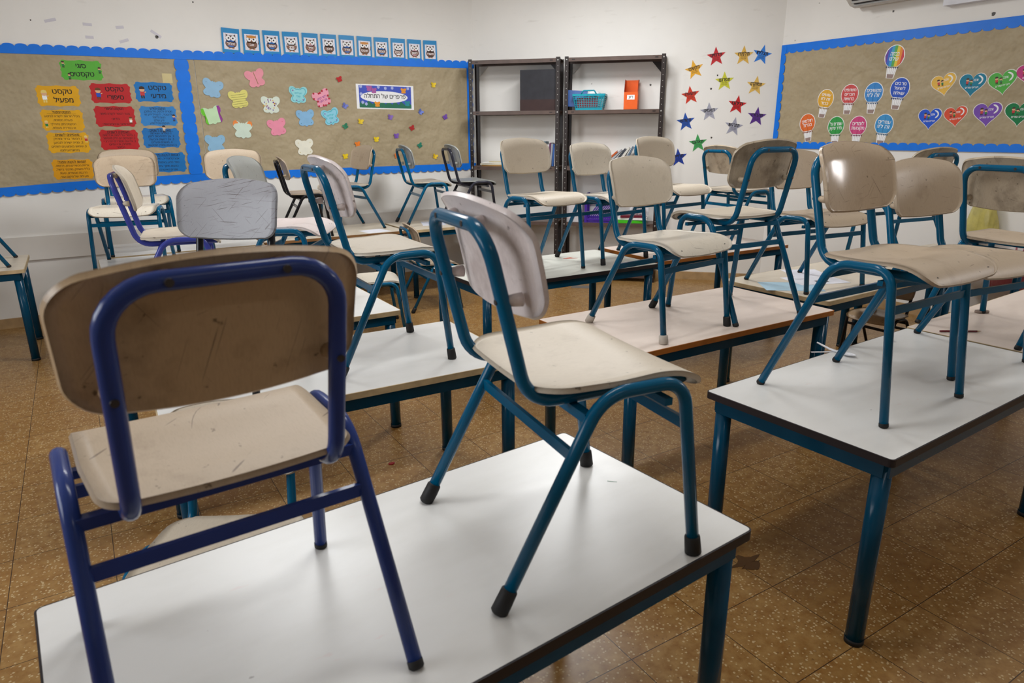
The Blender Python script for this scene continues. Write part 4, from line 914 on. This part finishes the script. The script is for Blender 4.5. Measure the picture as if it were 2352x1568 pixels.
# ------------------------------------------------------------------ bags by the balloon wall
def bag(name, label, cx, cz, w, h, col, strap):
    m = Mat(name+'_film'); vec = m.coord(); m.base(m.mix(m.ramp(m.noise(vec, 14, 3), .35, .7), lin(col), tuple(v*.7 for v in lin(col)[:3])+(1,))); m.set(.35); m.b.inputs['Alpha'].default_value = .7; m.bump(m.noise(m.coord('Object', (1, 9, 1)), 5, 2), .5, .02)
    t = bpy.data.objects.new(name, None); COL.objects.link(t); t.location = (X1-.06, cx, cz); tag(t, label, 'bag')
    rows = []
    for k in range(11):
        f = k/10; hw = w/2*(.22+.78*min(1, f*1.25)**.8); dp = .012+.045*math.sin(math.pi*min(1, f*.9)); ring = []
        for q in range(24):
            a = 2*math.pi*q/24; ring.append((dp*math.sin(a)*(1+.15*math.sin(5*a)), hw*math.cos(a)*(1+.04*math.sin(7*a+k)), -h*f))
        rows.append(ring)
    b = MB(); b.v = [p for r in rows for p in r]
    for k in range(10):
        for q in range(24): b.f.append((k*24+q, k*24+(q+1) % 24, (k+1)*24+(q+1) % 24, (k+1)*24+q)); b.m.append(0); b.s.append(True)
    b.f.append(tuple(range(240, 264))); b.m.append(0); b.s.append(True); b.build('body', m.m, t)
    b = MB()
    for s in (-1, 1): b.tube([(0, s*.02, -.01), (.01, s*.028, .05), (.03, s*.008, strap)], .006, 6)
    b.build('strap', m.m, t); MB().tube([(.06, 0, strap), (.02, 0, strap), (.018, 0, strap+.02)], .006, 8).build('hook', ZINC, t)
bag('yellow_bag', 'thin yellow plastic bag hanging on the balloon wall', 2.40, 1.0, .24, .36, (226, 214, 120), .1)
bag('pink_bag', 'pink cloth bag hanging low on the balloon wall', 2.13, .60, .34, .27, (216, 110, 130), .12)

# ------------------------------------------------------------------ loose things on desks and floor
def sheet(name, label, cat, x, y, w, d, rz, col, z=T, h=.0008, grp=None):
    return tag(MB().box(-w/2, w/2, -d/2, d/2, 0, h).build(name, pap(col, .6), None, Matrix.Translation((x, y, z+.0003)) @ Matrix.Rotation(R(rz), 4, 'Z')), label, cat, grp)
sheet('paper_sheet', 'blank white sheet by the tan chair under the butterfly board', 'paper', 2.10, 5.62, .21, .2, 8, (236, 236, 244))
sheet('paper_sheet', 'bluish white sheet under the grey white backed chair', 'paper', 2.74, 5.80, .21, .29, -20, (226, 228, 240))
sheet('paper_sheet', 'light blue worksheet on the worksheet desk', 'paper', 3.17, 2.27, .30, .21, -38, (176, 208, 226))
o = sheet('paper_sheet', 'white worksheet with printed picture on the worksheet desk', 'paper', 3.42, 2.30, .30, .21, -20, (236, 236, 244), h=.0016)
b = MB().box(-.02, .05, -.06, -.02, .0017, .0019).box(-.1, -.05, .03, .032, .0017, .0019).box(-.1, 0, .05, .052, .0017, .0019); b.build('print', INK, o)
sheet('paper_sheet', 'second white worksheet reaching under the cross scribbled chair', 'paper', 3.53, 2.42, .21, .29, -30, (232, 232, 242))
t = empty('plastic_spoon', (2.33, 1.435, T), R(-86)); tag(t, 'white disposable plastic spoon on the desk', 'spoon')
SP = plain('white_plastic', (236, 236, 240), .25)
b = MB().tube([(-.085, 0, .022), (-.03, 0, .008), (.015, 0, .006)], .0045, 8, taper=[.7, 1, .9]); b.build('handle', SP, t)
rows = [[(.015+.055*k/8, .019*math.sin(math.pi*(.06+.88*k/8))*(-1+2*j/8), .0075-.004*math.sin(math.pi*k/8)*(1-(-1+2*j/8)**2)) for j in range(9)] for k in range(9)]
slab(rows, .0012, True).build('bowl', SP, t)
t = empty('plastic_knife', (2.30, 1.47, T), R(150)); tag(t, 'white plastic knife crossing the spoon', 'knife'); MB().box(-.05, .05, -.005, .005, .0, .002).build('blade', SP, t)
t = tag(MB().tube([(0, 0, 0), (0, 0, .014), (0, 0, .017)], .012, 16, taper=[1, .97, .8]).build('bottle_cap', pap((40, 34, 130)), None, Matrix.Translation((2.652, 1.425, T))), 'dark blue bottle cap on the spoon desk', 'cap')
t = empty('pencil', (3.0, 1.335, T+.0045), R(-34)); tag(t, 'dark red pencil lying at the desk edge', 'pencil')
MB().tube([(-.075, 0, 0), (.075, 0, 0)], .004, 6).build('body', pap((110, 24, 34), .3), t); MB().tube([(.075, 0, 0), (.093, 0, 0)], .004, 6, taper=[1, .15]).build('tip', EDGET, t); MB().bar((-.03, 0, .004), (.01, 0, .004), .004, .0006).build('print', PAPER, t)
t = tag(MB().rbox(-.03, .03, -.016, .016, 0, .011, .014).build('eraser', pap((136, 118, 106), .7), None, Matrix.Translation((3.42, 1.44, T)) @ Matrix.Rotation(R(-30), 4, 'Z')), 'worn beige eraser by the pencil desk chair', 'eraser')
tag(MB().prism([(-.05, -.012), (.05, -.02), (.0, .0), (.03, .03)], 0, .001).build('paper_scrap', pap((206, 74, 30)), None, Matrix.Translation((2.70, 3.63, T+.0003)) @ Matrix.Rotation(R(-20), 4, 'Z')), 'orange paper scrap on the greenish white desk', 'scrap')
tag(MB().prism([(-.009, .006), (.012, -.003), (-.003, .003)][::-1], 0, .0008).build('paper_scrap', pap((60, 140, 100)), None, Matrix.Translation((.975, 1.125, T+.0003)) @ Matrix.Rotation(R(-20), 4, 'Z')), 'tiny green scrap beside the pinkish backed chair', 'scrap')
tag(MB().fan([(.014*math.cos(a)*(1+.2*math.sin(3*a)), .009*math.sin(a)) for a in [q*.5236 for q in range(12)]], 0, .004).build('red_crumb', pap((150, 20, 30)), None, Matrix.Translation((.99, 2.624, 0))), 'small red crumb on the floor tiles', 'crumb')
tag(MB().fan([((.05+.018*math.sin(5*a)+.012*math.sin(9*a))*math.cos(a), (.035+.012*math.cos(4*a))*math.sin(a)) for a in [q*.2094 for q in range(30)]], 0, .0008).build('floor_stain', plain('stain', (86, 58, 30), .4), None, Matrix.Translation((1.735, 1.287, .0003))), 'dark brown stain on the tile beside the front desk', 'stain')
sheet('floor_mat', 'grey paper scrap lying on the floor before the shelves', 'scrap', 3.90, 5.06, .17, .12, -45, (110, 104, 98), z=0)
# tape remnants and holes on the wall above the text board
for k, ((x0, yy0), (x1, yy1), l_) in enumerate((((102, 49), (128, 44), 'lilac grey tape remnant, first towards the window side'), ((190, 55), (211, 57), 'upper short tape remnant in the middle'), ((196, 85), (215, 86), 'lower short tape remnant in the middle'), ((266, 63), (284, 62), 'upper tape remnant above the red column'), ((275, 97), (295, 91), 'lower tape remnant slanting above the red column'), ((346, 70), (370, 86), 'longest tape remnant, slanting by a wall hole'))):
    p, q = WA.at(x0, yy0), WA.at(x1, yy1); L = math.hypot(q[0]-p[0], q[1]-p[1])
    tag(MB().box(-L/2, L/2, -.010, .010, 0, .0006).build('tape_remnant', pap((204, 200, 208)), None, WA.mw((p[0]+q[0])/2, (p[1]+q[1])/2, .0004, math.atan2(q[1]-p[1], q[0]-p[0]))), l_, 'tape', 'tape remnants')
HOLE = pap((70, 64, 58))
for k, (wl, x, y, r, l_) in enumerate(((WA, 360, 85, .012, 'dark wall hole beside the longest tape remnant'), (WA, 70, 46, .005, 'small wall hole above the yellow column'), (WA, 443, 5, .006, 'small hole near the top of the text board wall'), (WC, 1648, 173, .007, 'nail hole between red and lime stars'), (WC, 1633, 204, .009, 'nail hole beside the orange red star'), (WC, 1634, 316, .008, 'nail hole above the green star'), (WC, 1494, 195, .009, 'nail hole above the orange file'), (WR, 2052, 26, .008, 'hook hole under the air conditioner'), (WR, 2282, 32, .013, 'chipped plaster spot above the hearts'))):
    u, z = wl.at(x, y); tag(MB().fan([(p[0]*(1+.3*math.sin(i*2.1)), p[1]) for i, p in enumerate(disc(r, 10))], 0, .0006).build('wall_hole', HOLE, None, wl.mw(u, z, .0004)), l_, 'hole', 'wall holes')
